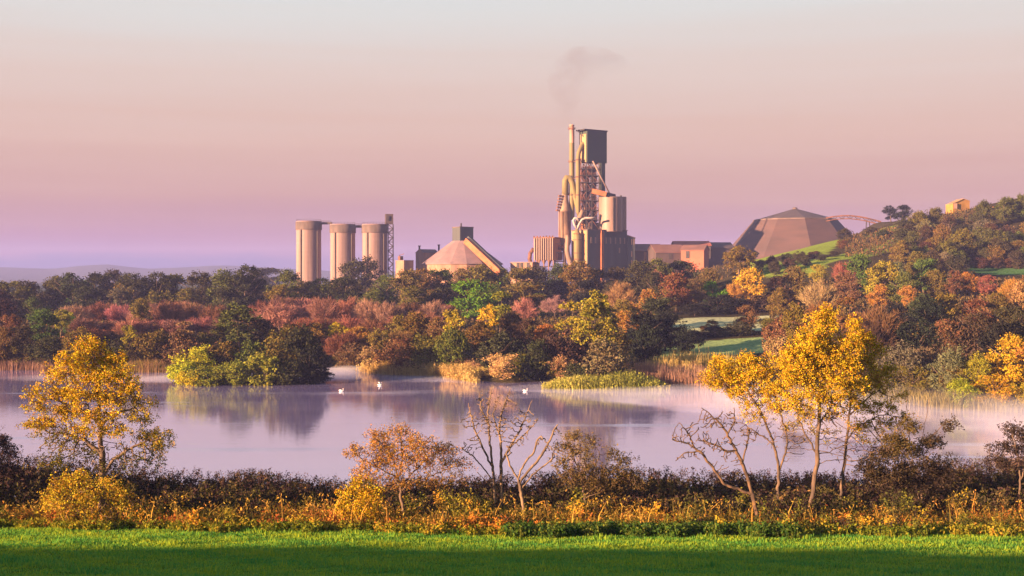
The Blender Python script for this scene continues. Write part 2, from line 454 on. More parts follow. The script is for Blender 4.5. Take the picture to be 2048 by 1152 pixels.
# ------------------------------------------------------------------ lake
m, nt, out = new_mat('lake_water')
tc = N(nt, 'ShaderNodeTexCoord')
def stretched(scale, detail):
    mp = N(nt, 'ShaderNodeMapping'); mp.inputs['Scale'].default_value = scale
    nz = N(nt, 'ShaderNodeTexNoise'); nz.inputs['Scale'].default_value = 1; nz.inputs['Detail'].default_value = detail
    L(nt, tc.outputs['Object'], mp.inputs[0]); L(nt, mp.outputs[0], nz.inputs['Vector']); return nz
n1 = stretched((.35, 1.6, 1), 3); n2 = stretched((.012, .16, 1), 3)
bp = N(nt, 'ShaderNodeBump'); bp.inputs['Strength'].default_value = .16; bp.inputs['Distance'].default_value = .06; L(nt, n1.outputs['Fac'], bp.inputs['Height'])
rr = ramp(nt, [(.0, (.035,) * 3), (.60, (.05,) * 3), (.68, (.22,) * 3), (.72, (.08,) * 3), (1, (.06,) * 3)]); L(nt, n2.outputs['Fac'], rr.inputs[0])
g = N(nt, 'ShaderNodeBsdfGlossy'); g.inputs['Color'].default_value = (.86, .88, 1, 1); L(nt, rr.outputs[0], g.inputs['Roughness']); L(nt, bp.outputs[0], g.inputs['Normal'])
d = N(nt, 'ShaderNodeBsdfDiffuse'); d.inputs['Color'].default_value = (.34, .30, .62, 1)
fz0 = N(nt, 'ShaderNodeFresnel', IOR=1.6); fz = N(nt, 'ShaderNodeMath', operation='MULTIPLY_ADD'); fz.inputs[1].default_value = .5; fz.inputs[2].default_value = .5; L(nt, fz0.outputs[0], fz.inputs[0])
mix = N(nt, 'ShaderNodeMixShader'); L(nt, fz.outputs[0], mix.inputs[0]); L(nt, d.outputs[0], mix.inputs[1]); L(nt, g.outputs[0], mix.inputs[2]); L(nt, mix.outputs[0], out.inputs[0])
me = mesh_np('lake', [(-330, 80, 0), (330, 80, 0), (330, 275, 0), (-330, 275, 0)], [np.array([[0, 1, 2, 3]])], m)
tag(link(bpy.data.objects.new('lake', me)), 'calm lilac lake mirroring the pink dawn sky', 'lake', kind='structure')

# mist lying on the water: one closed low body whose thickness comes and goes
mu = np.linspace(-1, 1, 150); md = np.linspace(118, 262, 90)
mg, mdg = np.meshgrid(mu, md, indexing='ij'); mxx = mg * (.55 * mdg + 10); myy = mdg
px_ = CX + mxx * F / myy
T = np.zeros_like(mxx)
for a, dd, sx, sy, h in [(700, 240, 70, 8, 1.5), (860, 226, 200, 8, .5), (560, 228, 90, 7, .5), (1250, 194, 220, 6, .8), (1480, 186, 170, 14, 2.1), (1850, 162, 190, 14, 4.4), (2020, 152, 170, 14, 4.0), (2250, 146, 200, 14, 3.),
                         (1750, 170, 120, 14, 2.4), (1100, 206, 100, 4, .7), (300, 226, 250, 9, .6), (900, 196, 300, 6, .25), (1650, 178, 150, 12, 2.0)]:
    T += h * np.exp(-((px_ - a) / sx) ** 2 - ((myy - dd) / sy) ** 2)
T = np.maximum(T * (1 + .4 * wob(mxx, myy, 8.) + .15 * wob(mxx, myy, 3.1, 2)) - .12, 0) + .012
mist_mat = vol_mat('lake_mist', .05, (.84, .86, 1.0))          # thickest on the water, thinning out upwards and in drifts
nt = mist_mat.node_tree; pv = next(n for n in nt.nodes if n.type == 'PRINCIPLED_VOLUME')
tc = N(nt, 'ShaderNodeTexCoord'); sp = N(nt, 'ShaderNodeSeparateXYZ'); L(nt, tc.outputs['Object'], sp.inputs[0])
mz = N(nt, 'ShaderNodeMapRange', interpolation_type='SMOOTHSTEP'); mz.inputs['From Min'].default_value = -1.2; mz.inputs['From Max'].default_value = 3.6; mz.inputs['To Min'].default_value = 1; mz.inputs['To Max'].default_value = 0
L(nt, sp.outputs['Z'], mz.inputs['Value'])
mp = N(nt, 'ShaderNodeMapping'); mp.inputs['Scale'].default_value = (.07, .10, .35); nz = N(nt, 'ShaderNodeTexNoise'); nz.inputs['Scale'].default_value = 1; nz.inputs['Detail'].default_value = 3
L(nt, tc.outputs['Object'], mp.inputs[0]); L(nt, mp.outputs[0], nz.inputs['Vector'])
mn = N(nt, 'ShaderNodeMapRange'); mn.inputs['From Min'].default_value = .38; mn.inputs['From Max'].default_value = .66; mn.inputs['To Min'].default_value = .08; L(nt, nz.outputs['Fac'], mn.inputs['Value'])
m1 = N(nt, 'ShaderNodeMath', operation='MULTIPLY'); L(nt, mz.outputs[0], m1.inputs[0]); L(nt, mn.outputs[0], m1.inputs[1])
m2 = N(nt, 'ShaderNodeMath', operation='MULTIPLY'); m2.inputs[1].default_value = .085; L(nt, m1.outputs[0], m2.inputs[0]); L(nt, m2.outputs[0], pv.inputs['Density'])
nn = mxx.size; k = np.arange(nn).reshape(mxx.shape)
top = np.stack([mxx, myy, .05 + T], -1).reshape(-1, 3); bot = np.stack([mxx, myy, np.full_like(T, .05)], -1).reshape(-1, 3)
ft = np.stack([k[:-1, :-1], k[1:, :-1], k[1:, 1:], k[:-1, 1:]], -1).reshape(-1, 4); fb = ft[:, ::-1] + nn
ring = np.concatenate([k[:, 0], k[-1, 1:], k[-2::-1, -1], k[0, -2:0:-1]]); nx_ = np.roll(ring, -1)
fs = np.stack([ring, nx_, nx_ + nn, ring + nn], -1)[:, ::-1]
me = mesh_np('mist', np.vstack([top, bot]), [ft, fb, fs], mist_mat, smooth=True)
tag(link(bpy.data.objects.new('mist', me)), 'white ribbons of mist lying low on the lake', 'mist', kind='stuff')

# ------------------------------------------------------------------ cement works
D0 = 700.0
sc = D0 / F                                      # metres per photo pixel at the works
def wx(px): return X(px, D0)
def wz(py): return Z(py, D0)
M = {
 'concrete': surf_mat('concrete', (.33, .215, .19), (.18, .12, .112), (.55, .55, .03), rings=.45, lo=.3, hi=.75),
 'concrete_dark': surf_mat('concrete_dark', (.15, .105, .092), (.085, .066, .06), (.3, .3, .1)),
 'roof_sheet': surf_mat('roof_sheet', (.27, .175, .172), (.20, .135, .135), (.2, .2, .2)),
 'green_clad': surf_mat('green_clad', (.060, .074, .058), (.048, .06, .048), (.1, .1, .02), ribs=.8),
 'grey_clad': surf_mat('grey_clad', (.085, .092, .092), (.062, .067, .07), (.25, .25, .02), ribs=.7),
 'lit_side_and_barn_roof': surf_mat('lit_side_and_barn_roof', (.42, .26, .13), (.34, .2, .1), (.2, .2, .03), ribs=.7),  # sunlit orange of the works' side walls put into colour; barn roof shares it
 'white_pipe': surf_mat('white_pipe', (.46, .38, .34), (.34, .28, .25), (.5, .5, .5), rough=.5),
 'buff': surf_mat('buff', (.36, .205, .13), (.23, .13, .09), (.3, .3, .08)),
 'pale_duct': surf_mat('pale_duct', (.33, .205, .135), (.15, .10, .075), (.4, .4, .12), rough=.6),
 'olive_duct': surf_mat('olive_duct', (.215, .165, .065), (.15, .115, .05), (.4, .4, .05), rough=.6),
 'chimney_top': surf_mat('chimney_top', (.5, .27, .2), (.38, .2, .15), (.3, .3, .1)),
 'white_steel': surf_mat('white_steel', (.30, .19, .15), (.19, .125, .105), (.3, .3, .05), rough=.5),
 'rust': surf_mat('rust', (.42, .15, .06), (.3, .1, .045), (.3, .3, .3)),
 'dark_steel': surf_mat('dark_steel', (.06, .05, .048), (.035, .032, .036), (.5, .5, .5)),
 'rust_steel': surf_mat('rust_steel', (.24, .10, .055), (.08, .045, .04), (.6, .6, .6)),
 'brown_roof': surf_mat('brown_roof', (.20, .10, .08), (.14, .075, .065), (.15, .15, .15)),
 'red_roof': surf_mat('red_roof', (.40, .125, .075), (.28, .09, .06), (.15, .15, .15)),
 'brown_wall': surf_mat('brown_wall', (.085, .06, .058), (.06, .045, .045), (.2, .2, .05)),
 'hall_clad': surf_mat('hall_clad', (.10, .06, .055), (.072, .048, .047), (.06, .06, .25)),
 'hall_top': surf_mat('hall_top', (.09, .07, .07), (.07, .057, .06), (.1, .1, .2)),
 'glass': surf_mat('window_glass', (.16, .16, .17), (.12, .12, .13), (1, 1, 1), rough=.3),
 'ochre': surf_mat('ochre_wall', (.42, .22, .05), (.33, .17, .04), (.3, .3, .3)),
 'beak': surf_mat('beak', (.6, .2, .03), (.5, .16, .03), (9, 9, 9)),
 'plumage': surf_mat('plumage', (.86, .86, .86), (.78, .78, .8), (5, 5, 5)),
}
GB = 8.0            # the works' footings go down to this height, below the ground there


def thing(name, px, label, cat, group=None, d=D0, z=None):
    x = X(px, d); return empty(name, (x, d, z if z is not None else gz(x, d)), label, cat, group)


# --- three storage silos
for k, (c, top, lab) in enumerate([(617.5, 441, 'tall pale concrete silo standing farthest from the kiln tower, most of its shaft showing'),
                                   (685.5, 447, 'tall pale concrete silo in the middle of the three, joined to both neighbours by bridges'),
                                   (749.5, 447, 'tall pale concrete silo with the lift tower against its side, beside the big round oak')]):
    t = thing('silo', c, lab, 'silo', 'concrete cement silos')
    x = wx(c); r = 25.6 * sc; zt = wz(top); zb = wz(top + 19); 
    b = MB(); b.lathe(x, D0, [(r - .25, GB), (r - .25, zb)], 48); b.build('shaft', M['concrete'], t)
    b = MB(); b.lathe(x, D0, [(r + .15, zb + .01), (r + .15, zt - 1.0), (r - .1, zt - .9)], 48); b.build('top_band', M['concrete_dark'], t)
    b = MB(); b.lathe(x, D0, [(r - .15, zt - .89), (r - .1, zt - .45), (r * .3, zt - .25), (.3, zt - .2)], 48); b.build('roof', M['roof_sheet'], t)
    for a in (-118, -40):
        ax, ay = x + math.cos(R(a)) * (r + .12), D0 + math.sin(R(a)) * (r + .12)
        b = MB(); b.box((ax, ay, (GB + zb) / 2), (.55, .55, zb - GB), R(a)); b.build('pipe', M['concrete_dark'], t)
    b = MB()
    for q in range(24):
        a = 2 * math.pi * q / 24; p = (x + math.cos(a) * (r - .3), D0 + math.sin(a) * (r - .3)); b.bar((p[0], p[1], zt - .9), (p[0], p[1], zt + .5), .08)
        a2 = a + 2 * math.pi / 24; b.bar((p[0], p[1], zt + .5), (x + math.cos(a2) * (r - .3), D0 + math.sin(a2) * (r - .3), zt + .5), .08)
    b.build('railing', M['dark_steel'], t)
for a, b_, y0, y1, lab in [(643, 661, 443, 450, 'short dark bridge between the first two silo tops'), (709, 726, 449, 457, 'short dark bridge from the middle silo to the one by the lift tower')]:
    t = thing('conveyor_bridge', (a + b_) / 2, lab, 'bridge', 'bridges between the silo tops', z=wz(y1))
    b = MB(); b.box(((wx(a) + wx(b_)) / 2, D0, wz((y0 + y1) / 2)), (wx(b_) - wx(a) + 1.5, 3, (y1 - y0) * sc * .6)); b.build('deck', M['concrete_dark'], t)
    for s in (-1.4, 1.4):
        b = MB()
        b.bar((wx(a), D0 + s, wz(y0 - 1)), (wx(b_), D0 + s, wz(y0 - 1)), .1)
        for q in range(5): xx = wx(a) + (wx(b_) - wx(a)) * q / 4; b.bar((xx, D0 + s, wz(y0 + 1)), (xx, D0 + s, wz(y0 - 1)), .09)
        b.build('railing', M['dark_steel'], t)
# --- lift tower by the third silo
t = thing('lift_tower', 781, 'slim lattice stair and lift tower with a boxy head beside the silo', 'tower')
b = MB(); b.box((wx(778.5), D0 - 1, wz(438.5)), (15 * sc, 4.4, 20 * sc), R(12)); b.build('head_house', M['brown_wall'], t)
b = MB(); b.box((wx(777.5), D0 - 3.6, wz(437)), (4 * sc, .5, 9 * sc), R(12)); b.build('window', M['dark_steel'], t)
b = MB(); xa, xb = wx(776.5), wx(786.5)
for xx in (xa, xb):
    for yy in (D0 - 3, D0 + 1.5): b.bar((xx, yy, GB), (xx, yy, wz(448)), .3)
zz = wz(546); k = 0
while zz < wz(450):
    for yy in (D0 - 3, D0 + 1.5):
        b.bar((xa, yy, zz), (xb, yy, zz), .22)
        b.bar((xa if k % 2 else xb, yy, zz), (xb if k % 2 else xa, yy, zz + 2.5), .3)
    b.box(((xa + xb) / 2, D0 - .7, zz), (xb - xa, 4, .15)); zz += 2.5; k += 1
b.build('frame', M['dark_steel'], t)


def rbox(mb, pl, pr, dc, z0, z1, deep, rot):
    """box whose front runs from column pl to column pr, its front left corner at depth dc"""
    w_ = (wx(pr) - wx(pl)) / math.cos(rot)
    ux, uy = math.cos(rot), math.sin(rot)
    x0, y0 = wx(pl), dc
    cx = x0 + ux * w_ / 2 - uy * deep / 2; cy_ = y0 + uy * w_ / 2 + ux * deep / 2
    mb.box((cx, cy_, (z0 + z1) / 2), (w_, deep, z1 - z0), rot)
    return (cx, cy_, w_)


# --- small block building, corner on
t = thing('block_building', 810, 'low flat roofed concrete block seen corner on beside the lift tower', 'building')
e = 34 * sc / math.sqrt(2) * 1.02
b = MB(); b.box((wx(811), D0 - 6, (GB + wz(522)) / 2), (e * 1.42 * .72, e * 1.42 * .72, wz(522) - GB), R(46)); b.build('wall', M['buff'], t)
b = MB(); b.box((wx(811), D0 - 6, wz(521.6)), (e * 1.06, e * 1.06, .4), R(46)); b.build('roof', M['roof_sheet'], t)
b = MB(); b.box((wx(803), D0 - 6, wz(517)), (2.2, 2, 2.4), R(46)); b.bar((wx(803), D0 - 6, wz(515)), (wx(801), D0 - 6, wz(510)), .25); b.bar((wx(800), D0 - 6, wz(511.5)), (wx(810), D0 - 6, wz(508)), .3); b.build('vent', M['rust_steel'], t)

# --- gabled shed behind the cone roof
t = thing('gabled_shed', 850, 'pale gabled shed with two vent pipes behind the conical storage hall', 'shed')
rot = R(42); b = MB()
c0 = np.array([wx(849), D0 + 22.]); ux = np.array([math.cos(rot), math.sin(rot)]); uy = np.array([-math.sin(rot), math.cos(rot)])
hw, hl = 29 * sc / math.cos(R(48)) / 2 * .62, 34 * sc / 2 * 1.15
e1, e2 = wz(504), wz(497)
q = lambda a, l, z: (*(c0 - uy * 0 + ux * l + uy * a), z)
vs = [q(-hw, -hl, GB), q(hw, -hl, GB), q(hw, -hl, e1), q(0, -hl, e2), q(-hw, -hl, e1), q(-hw, hl, GB), q(hw, hl, GB), q(hw, hl, e1), q(0, hl, e2), q(-hw, hl, e1)]
b.add(vs, [(0, 4, 3, 2, 1), (5, 6, 7, 8, 9), (0, 5, 9, 4), (1, 2, 7, 6)]); b.build('wall', M['buff'], t)
b = MB(); b.add([q(-hw - .4, -hl - .3, e1 - .1), q(0, -hl - .3, e2 + .12), q(0, hl + .3, e2 + .12), q(-hw - .4, hl + .3, e1 - .1), q(hw + .4, -hl - .3, e1 - .1), q(hw + .4, hl + .3, e1 - .1)], [(0, 3, 2, 1), (1, 2, 5, 4)]); b.build('roof', M['concrete_dark'], t)
for pv, py in ((833.5, 489), (873.5, 487)):
    b = MB(); b.lathe(wx(pv), D0 + 20, [(.5, wz(505)), (.5, wz(py + 2)), (.75, wz(py + 1.9)), (.75, wz(py))], 10); b.build('vent_pipe', M['dark_steel'], t)

# --- conical roofed storage hall with its head house and inclined conveyor
t = thing('storage_hall', 924, 'round storage hall with faceted conical roof and square head house on top', 'storage hall')
cx, cy_ = wx(924), D0 + 8
b = MB(); b.lathe(cx, cy_, [(80 * sc, GB), (80 * sc, wz(528))], 16, False, R(8)); b.build('wall', M['buff'], t)
b = MB(); b.lathe(cx, cy_, [(83 * sc, wz(528.8)), (83 * sc, wz(527.5)), (21 * sc, wz(481))], 16, False, R(8)); b.build('roof', M['roof_sheet'], t)
b = MB(); b.box((wx(924.5), cy_, wz(468)), (31 * sc, 31 * sc, 28 * sc), R(33)); b.build('head_house', M['grey_clad'], t)
b = MB(); b.box((wx(924.5), cy_, wz(453.6)), (32.5 * sc, 32.5 * sc, .5), R(33)); b.build('head_house_roof', M['concrete_dark'], t)
b = MB(); b.lathe(wx(921), cy_, [(.45, wz(455)), (.45, wz(446)), (.2, wz(444.5))], 8); b.build('vent_pipe', M['dark_steel'], t)
t = thing('inclined_conveyor', 980, 'long covered conveyor sloping down the conical roof of the storage hall', 'conveyor')
a0, a1 = Vector((wx(933), D0 - 2, wz(481))), Vector((wx(1003), D0 - 18, wz(547)))
b = MB(); b.tube([a0, a1], [2.3, 2.3], 4, False); b.build('gallery', M['rust'], t)
b = MB(); off = Vector((1.0, 2.2, 1.7)); b.tube([a0 + off, a1 + off], [1.5, 1.5], 4, False); b.build('roof', M['grey_clad'], t)
b = MB()
for f in (.3, .6, .88):
    p = a0.lerp(a1, f); b.bar((p.x + .8, p.y, GB), (p.x + .8, p.y, p.z - 1.4), .5)
b.build('trestle', M['dark_steel'], t)

# --- low lit building and small platform
t = thing('low_building', 1040, 'low orange lit building with dark doorways beside the ribbed filter house', 'building')
b = MB(); rbox(b, 1021, 1064, D0 - 6, GB, wz(526), 9, R(-25)); b.build('wall', M['buff'], t)
b = MB(); rbox(b, 1020, 1065, D0 - 6.4, wz(526) + .02, wz(524.2), 9.8, R(-25)); b.build('roof', M['roof_sheet'], t)
for pv in (1036, 1043, 1056):
    b = MB(); b.box((wx(pv), D0 - 6 - (pv - 1021) * sc * math.tan(R(25)), wz(534)), (1.6, .5, 4.5), R(-25)); b.build('door', M['dark_steel'], t)

# --- ribbed bag filter house on legs
t = thing('filter_house', 1086, 'boxy bag filter house with vertical ribs raised on short legs', 'filter house')
rot = R(-24)
b = MB(); cxf, cyf, wf = rbox(b, 1067, 1106, D0 - 8, wz(521), wz(478), 12, rot); b.build('casing', M['buff'], t)
for k in range(9):
    f = (k + .5) / 9; xx = wx(1067) + (wx(1106) - wx(1067)) * f; yy = D0 - 8 + (xx - wx(1067)) * math.tan(rot)
    b = MB(); b.box((xx, yy - .42, wz(499)), (.5, .8, 43 * sc), rot); b.build('rib', M['white_steel'], t)
b = MB(); rbox(b, 1066, 1107, D0 - 8.6, wz(478) + .02, wz(475.5), 13, rot)
for k in range(7): xx = wx(1068 + 6 * k); b.box((xx, D0 - 6 + (xx - wx(1067)) * math.tan(rot), wz(474)), (.9, .9, .8))
b.build('roof', M['rust_steel'], t)
for k in range(5):
    f = k / 4; xx = wx(1068) + (wx(1105) - wx(1068)) * f; yy = D0 - 8 + (xx - wx(1067)) * math.tan(rot)
    b = MB(); b.bar((xx, yy + .4, GB), (xx, yy + .4, wz(521)), .6); b.build('leg', M['buff'], t)
b = MB()
for k in range(3): xx = wx(1076 + 11 * k); b.lathe(xx, D0 - 6.5 + (xx - wx(1067)) * math.tan(rot), [(1.4, wz(521)), (.35, wz(529)), (.35, wz(533))], 10)
b.box((wx(1086), D0 - 5, wz(533)), (36 * sc, 3, .4), rot); b.build('hopper', M['rust_steel'], t)
b = MB(); b.tube([(wx(1062), D0 - 4, wz(531)), (wx(1059), D0 - 4, wz(518)), (wx(1060), D0 - 4, wz(507)), (wx(1067), D0 - 5, wz(498))], 1.1, 8); b.build('duct', M['rust_steel'], t)

# --- open steel frame
t = thing('steel_frame', 1118, 'open steel frame bay full of pipework between filter house and cooling tower', 'frame')
for xx in (wx(1109), wx(1127)):
    for yy in (D0 - 9, D0 - 3):
        b = MB(); b.bar((xx, yy, GB), (xx, yy, wz(486)), .75); b.build('post', M['white_steel'], t)
for py in (488, 506, 523):
    for yy in (D0 - 9, D0 - 3): b = MB(); b.bar((wx(1109), yy, wz(py)), (wx(1127), yy, wz(py)), .6); b.build('beam', M['white_steel'], t)
b = MB(); b.box((wx(1118), D0 - 6, wz(513)), (3.6, 3, 4)); b.tube([(wx(1110), D0 - 6, wz(493)), (wx(1119), D0 - 7, wz(497)), (wx(1125), D0 - 6, wz(492))], .9, 8); b.lathe(wx(1115), D0 - 6, [(1.2, wz(521)), (1.2, wz(519))], 10); b.build('pipework', M['rust_steel'], t)

# --- gas cooling tower (fat cylinder, cone, crooked neck)
t = thing('cooling_tower', 1130, 'fat steel gas cooling tower tapering to a domed vertical duct', 'tower')
cx, cy_ = wx(1129.5), D0 - 1
b = MB(); b.lathe(cx, cy_, [(12.2 * sc, wz(486)), (12.2 * sc, wz(424)), (12.9 * sc, wz(423.9)), (12.9 * sc, wz(421))], 28); b.build('shell', M['pale_duct'], t)
b = MB(); b.lathe(cx, cy_, [(11.5 * sc, wz(421) + .01), (6.4 * sc, wz(399)), (5.9 * sc, wz(388))], 28); b.build('cone', M['pale_duct'], t)
b = MB(); b.lathe(cx, cy_, [(3 * sc, wz(508)), (11.9 * sc, wz(486) - .01)], 24); b.lathe(cx, cy_, [(3 * sc, GB), (3 * sc, wz(508) - .01)], 16); b.build('hopper', M['pale_duct'], t)
b = MB(); b.tube([(cx + .3, cy_, wz(390)), (cx + .3, cy_, wz(362)), (cx + 1.2, cy_, wz(356)), (cx + 2.6, cy_, wz(356)), (cx + 4.2, cy_, wz(366)), (cx + 5.6, cy_, wz(392)), (cx + 8, cy_, wz(424)), (cx + 9.5, cy_, wz(446))], [6.6 * sc, 6.6 * sc, 6.9 * sc, 6.9 * sc, 6.3 * sc, 5.6 * sc, 5.2 * sc, 5.2 * sc], 18); b.build('neck_duct', M['olive_duct'], t)
b = MB()
for k in range(6):
    b.box((cx - 12.5 * sc - .5 + k * .28, cy_ - 2, wz(421) + k * 1.6), (1.9, 1.6, .9), .4)
    b.bar((cx - 12.5 * sc - 1 + k * .28, cy_ - 2.4, wz(421) + k * 1.6), (cx - 12.5 * sc + .3 + k * .28, cy_ - 2.4, wz(421) + k * 1.6 + 1.8), .16)
b.build('stairway', M['rust_steel'], t)
b = MB(); b.tube([(wx(1117.5), D0 - 4, wz(480)), (wx(1117.5), D0 - 4, wz(424))], .35, 8); b.tube([(wx(1121), D0 - 5, wz(484)), (wx(1121), D0 - 5, wz(424))], .3, 8); b.build('riser_pipe', M['white_steel'], t)

# --- chimney
t = thing('chimney', 1144, 'tall slender chimney, pinkish at the top and olive below, smoking faintly', 'chimney')
cx, cy_ = wx(1143.5), D0 - .5
b = MB(); b.lathe(cx, cy_, [(5.6 * sc, wz(440)), (5.2 * sc, wz(350)), (4.9 * sc, wz(286))], 20); b.build('lower_shaft', M['olive_duct'], t)
b = MB(); b.lathe(cx, cy_, [(4.75 * sc, wz(286) + .01), (4.6 * sc, wz(252)), (5.2 * sc, wz(251.9)), (5.2 * sc, wz(250)), (4.0 * sc, wz(249.6))], 20); b.build('upper_shaft', M['chimney_top'], t)
for py in (258, 324, 358, 390):
    b = MB(); b.lathe(cx, cy_, [(7.4 * sc, wz(py + .8)), (7.4 * sc, wz(py - .4))], 16, False)
    for k in range(10):
        a = 2 * math.pi * k / 10; p = (cx + 7.2 * sc * math.cos(a), cy_ + 7.2 * sc * math.sin(a)); b.bar((*p, wz(py)), (*p, wz(py - 4)), .12)
    b.build('platform', M['rust_steel'], t)
b = MB()
for s in (-.25, .25): b.bar((cx + 5.2 * sc, cy_ - .6 + s, wz(436)), (cx + 5.0 * sc, cy_ - .6 + s, wz(262)), .12)
b.build('ladder', M['dark_steel'], t)

# --- preheater tower: frame, floors, cyclones, cladding head, stair shaft, ducts
t = thing('preheater_tower', 1190, 'skeletal kiln preheater tower with a dark green clad box at its top', 'tower')
rot = R(34); cr, sr = math.cos(rot), math.sin(rot)
ox, oy = wx(1172), D0 - 4.                     # front near corner of the frame
def tp(a, b_, z): return (ox + a * cr - b_ * sr, oy + a * sr + b_ * cr, z)
W1, B1 = 40 * sc / cr, 6.6
b = MB()
cw = (41 * sc) / cr; b.box(tp(cw / 2 + .3, B1 / 2, wz(293.5)), (cw, B1 + .8, 64 * sc), rot); b.build('cladding', M['green_clad'], t)
b = MB(); b.box(tp(-.02 + .2, B1 / 2 + .2, wz(297)), (.3, B1 - .6, 56 * sc), rot); b.build('sunlit_side_panel', M['lit_side_and_barn_roof'], t)  # panel whose orange colour stands for sunlight on the green box's side
b = MB(); b.box(tp(.05, B1 * .7, wz(277)), (.4, B1 * .12, 16 * sc), rot); b.build('side_opening', M['dark_steel'], t)
b = MB(); b.box(tp(cw / 2 - .6, B1 / 2, wz(261)), (cw + 2.6, B1 + 1.4, .7), rot); b.bar(tp(-3.2, B1 * .7, wz(262)), tp(-.1, B1 * .4, wz(274)), .3); b.bar(tp(-3.4, B1 * .6, wz(262)), tp(0, B1 * .6, wz(261.4)), .7); b.build('roof', M['dark_steel'], t)
b = MB(); b.box((wx(1204), D0 - .5, (wz(326) + wz(462)) / 2 - .1), (2.7, 2.3, 135 * sc), rot); b.build('stair_shaft', M['green_clad'], t)
fr = R(9); fc, fs_ = math.cos(fr), math.sin(fr)
def fp(a, b_, z): return (wx(1161) + a * fc - b_ * fs_, D0 - 4 + a * fs_ + b_ * fc, z)
FW, FB = 37 * sc, 8.
cols = (0, 3.1, 6.3, FW)
for a in cols:
    for bb in (0, FB):
        b = MB(); b.bar(fp(a, bb, GB), fp(a, bb, wz(326) - .05 if a > 2 else wz(318)), .5); b.build('column', M['rust_steel' if a < 2 else 'dark_steel'], t)
decks = (326, 339, 352, 366, 383, 402, 421, 440, 460)
for py in decks[1:-1]:
    b = MB(); b.box(fp(FW / 2, FB / 2, wz(py)), (FW + 1.2, FB + 1.2, .35), fr); b.build('floor_deck', M['dark_steel'], t)
rs = random.Random(3)
b = MB()
for k in range(len(decks) - 1):
    z0, z1 = wz(decks[k + 1]), wz(decks[k])
    for bb in (-.05, FB + .05):
        for a, c in zip(cols[:-1], cols[1:]):
            u = rs.random()
            if u < .45: b.bar(fp(a, bb, z0), fp(c, bb, z1), .26)
            if u > .3: b.bar(fp(c, bb, z0), fp(a, bb, z1), .24)
    b.bar(fp(0, 0, z0), fp(0, FB, z1), .28); b.bar(fp(0, FB, z0), fp(0, 0, z1), .28)
b.build('bracing', M['rust_steel'], t)
for k in range(1, len(decks) - 1):
    z0 = wz(decks[k])
    for bb in (-.6, FB + .6):
        b = MB()
        for q in range(10): a = -.5 + q * (FW + 1) / 9; b.bar(fp(a, bb, z0 + .2), fp(a, bb, z0 + 1.4), .09)
        b.bar(fp(-.6, bb, z0 + 1.4), fp(FW + .6, bb, z0 + 1.4), .1); b.bar(fp(-.6, bb, z0 + .8), fp(FW + .6, bb, z0 + .8), .07); b.build('handrail', M['rust_steel'], t)
for mm, n_, w0 in (('rust_steel', 26, .22), ('dark_steel', 26, .3), ('pale_duct', 14, .3), ('rust', 8, .28)):
    for k in range(n_):
        b = MB(); a, bb, z = rs.uniform(.2, FW - .3), rs.uniform(-.3, FB), wz(rs.uniform(335, 458)); u = rs.random()
        if u < .45: b.tube([fp(a, bb, z - rs.uniform(2, 7)), fp(a, bb, z)], rs.uniform(.5, 1) * w0, 6)
        elif u < .75: b.tube([fp(a, bb, z), fp(min(FW, a + rs.uniform(1, 4)), bb, z + rs.uniform(-.5, .5))], rs.uniform(.5, 1) * w0, 6)
        else: b.tube([fp(a, bb, z), fp(a + rs.uniform(-1.5, 2), bb, z + rs.uniform(1.5, 4))], rs.uniform(.6, 1.2) * w0, 6)
        b.build('pipe', M[mm], t)
for k, (a, bb, py, mm, q) in enumerate([(1.6, 1.6, 348, 'rust_steel', 1.), (5.2, 2.0, 341, 'rust_steel', 1.1), (2.2, 1.5, 372, 'pale_duct', .95), (6.8, 2.2, 376, 'dark_steel', 1.2), (1.4, 1.8, 396, 'rust_steel', .9), (5.0, 1.4, 410, 'dark_steel', 1.1), (8.4, 2.4, 356, 'dark_steel', 1.1), (1.6, 1.6, 430, 'pale_duct', .85), (6.6, 1.8, 436, 'dark_steel', 1.2)]):
    c = fp(a, bb, 0); z = wz(py); b = MB(); b.lathe(c[0], c[1], [(.3 * q, z - 4), (1.25 * q, z - 1.2), (1.3 * q, z + 1.4), (.6 * q, z + 1.7), (.5 * q, z + 2.8)], 14); b.build('cyclone', M[mm], t)
for a, bb, w_ in ((4.4, 5.0, 2.6), (8.2, 5.5, 2.2)):
    b = MB(); b.box(fp(a, bb, (wz(332) + wz(458)) / 2), (w_, 2.6, 124 * sc), fr); b.build('riser', M['dark_steel'], t)

t = thing('gas_duct', 1160, 'thick olive gas duct bending down from the tower top beside the chimney', 'duct', z=wz(430))
b = MB(); yy = D0 - 3
b.tube([(wx(1179), yy + 6, wz(272)), (wx(1172), yy + 4, wz(281)), (wx(1163), yy + 1, wz(292)), (wx(1157), yy, wz(306)), (wx(1155.5), yy, wz(318)), (wx(1155.5), yy, wz(424)), (wx(1158.5), yy, wz(432))], [4.4 * sc] * 6 + [3.4 * sc], 16); b.build('pipe', M['olive_duct'], t)
for py in (322, 356, 392):
    b = MB(); b.lathe(wx(1155.5), yy, [(5.2 * sc, wz(py)), (5.2 * sc, wz(py - 2.6))], 16); b.build('flange', M['rust_steel'], t)
    b = MB(); b.bar((wx(1147), yy, wz(py + 2)), (wx(1153), yy, wz(py + 2)), .4); b.build('stay', M['white_steel'], t)

t = thing('inclined_pipe', 1200, 'thin pale pipe slanting from the green box down to the white silos', 'pipe', z=wz(392))
b = MB(); b.tube([(wx(1183.5), D0 - 9, wz(325)), (wx(1197), D0 - 9, wz(352)), (wx(1219), D0 - 8, wz(393))], .4, 8); b.build('pipe', M['white_steel'], t)
b = MB(); b.bar((wx(1193), D0 - 8.9, wz(343)), (wx(1197), D0 - 4, wz(341)), .3); b.build('bracket', M['white_steel'], t)

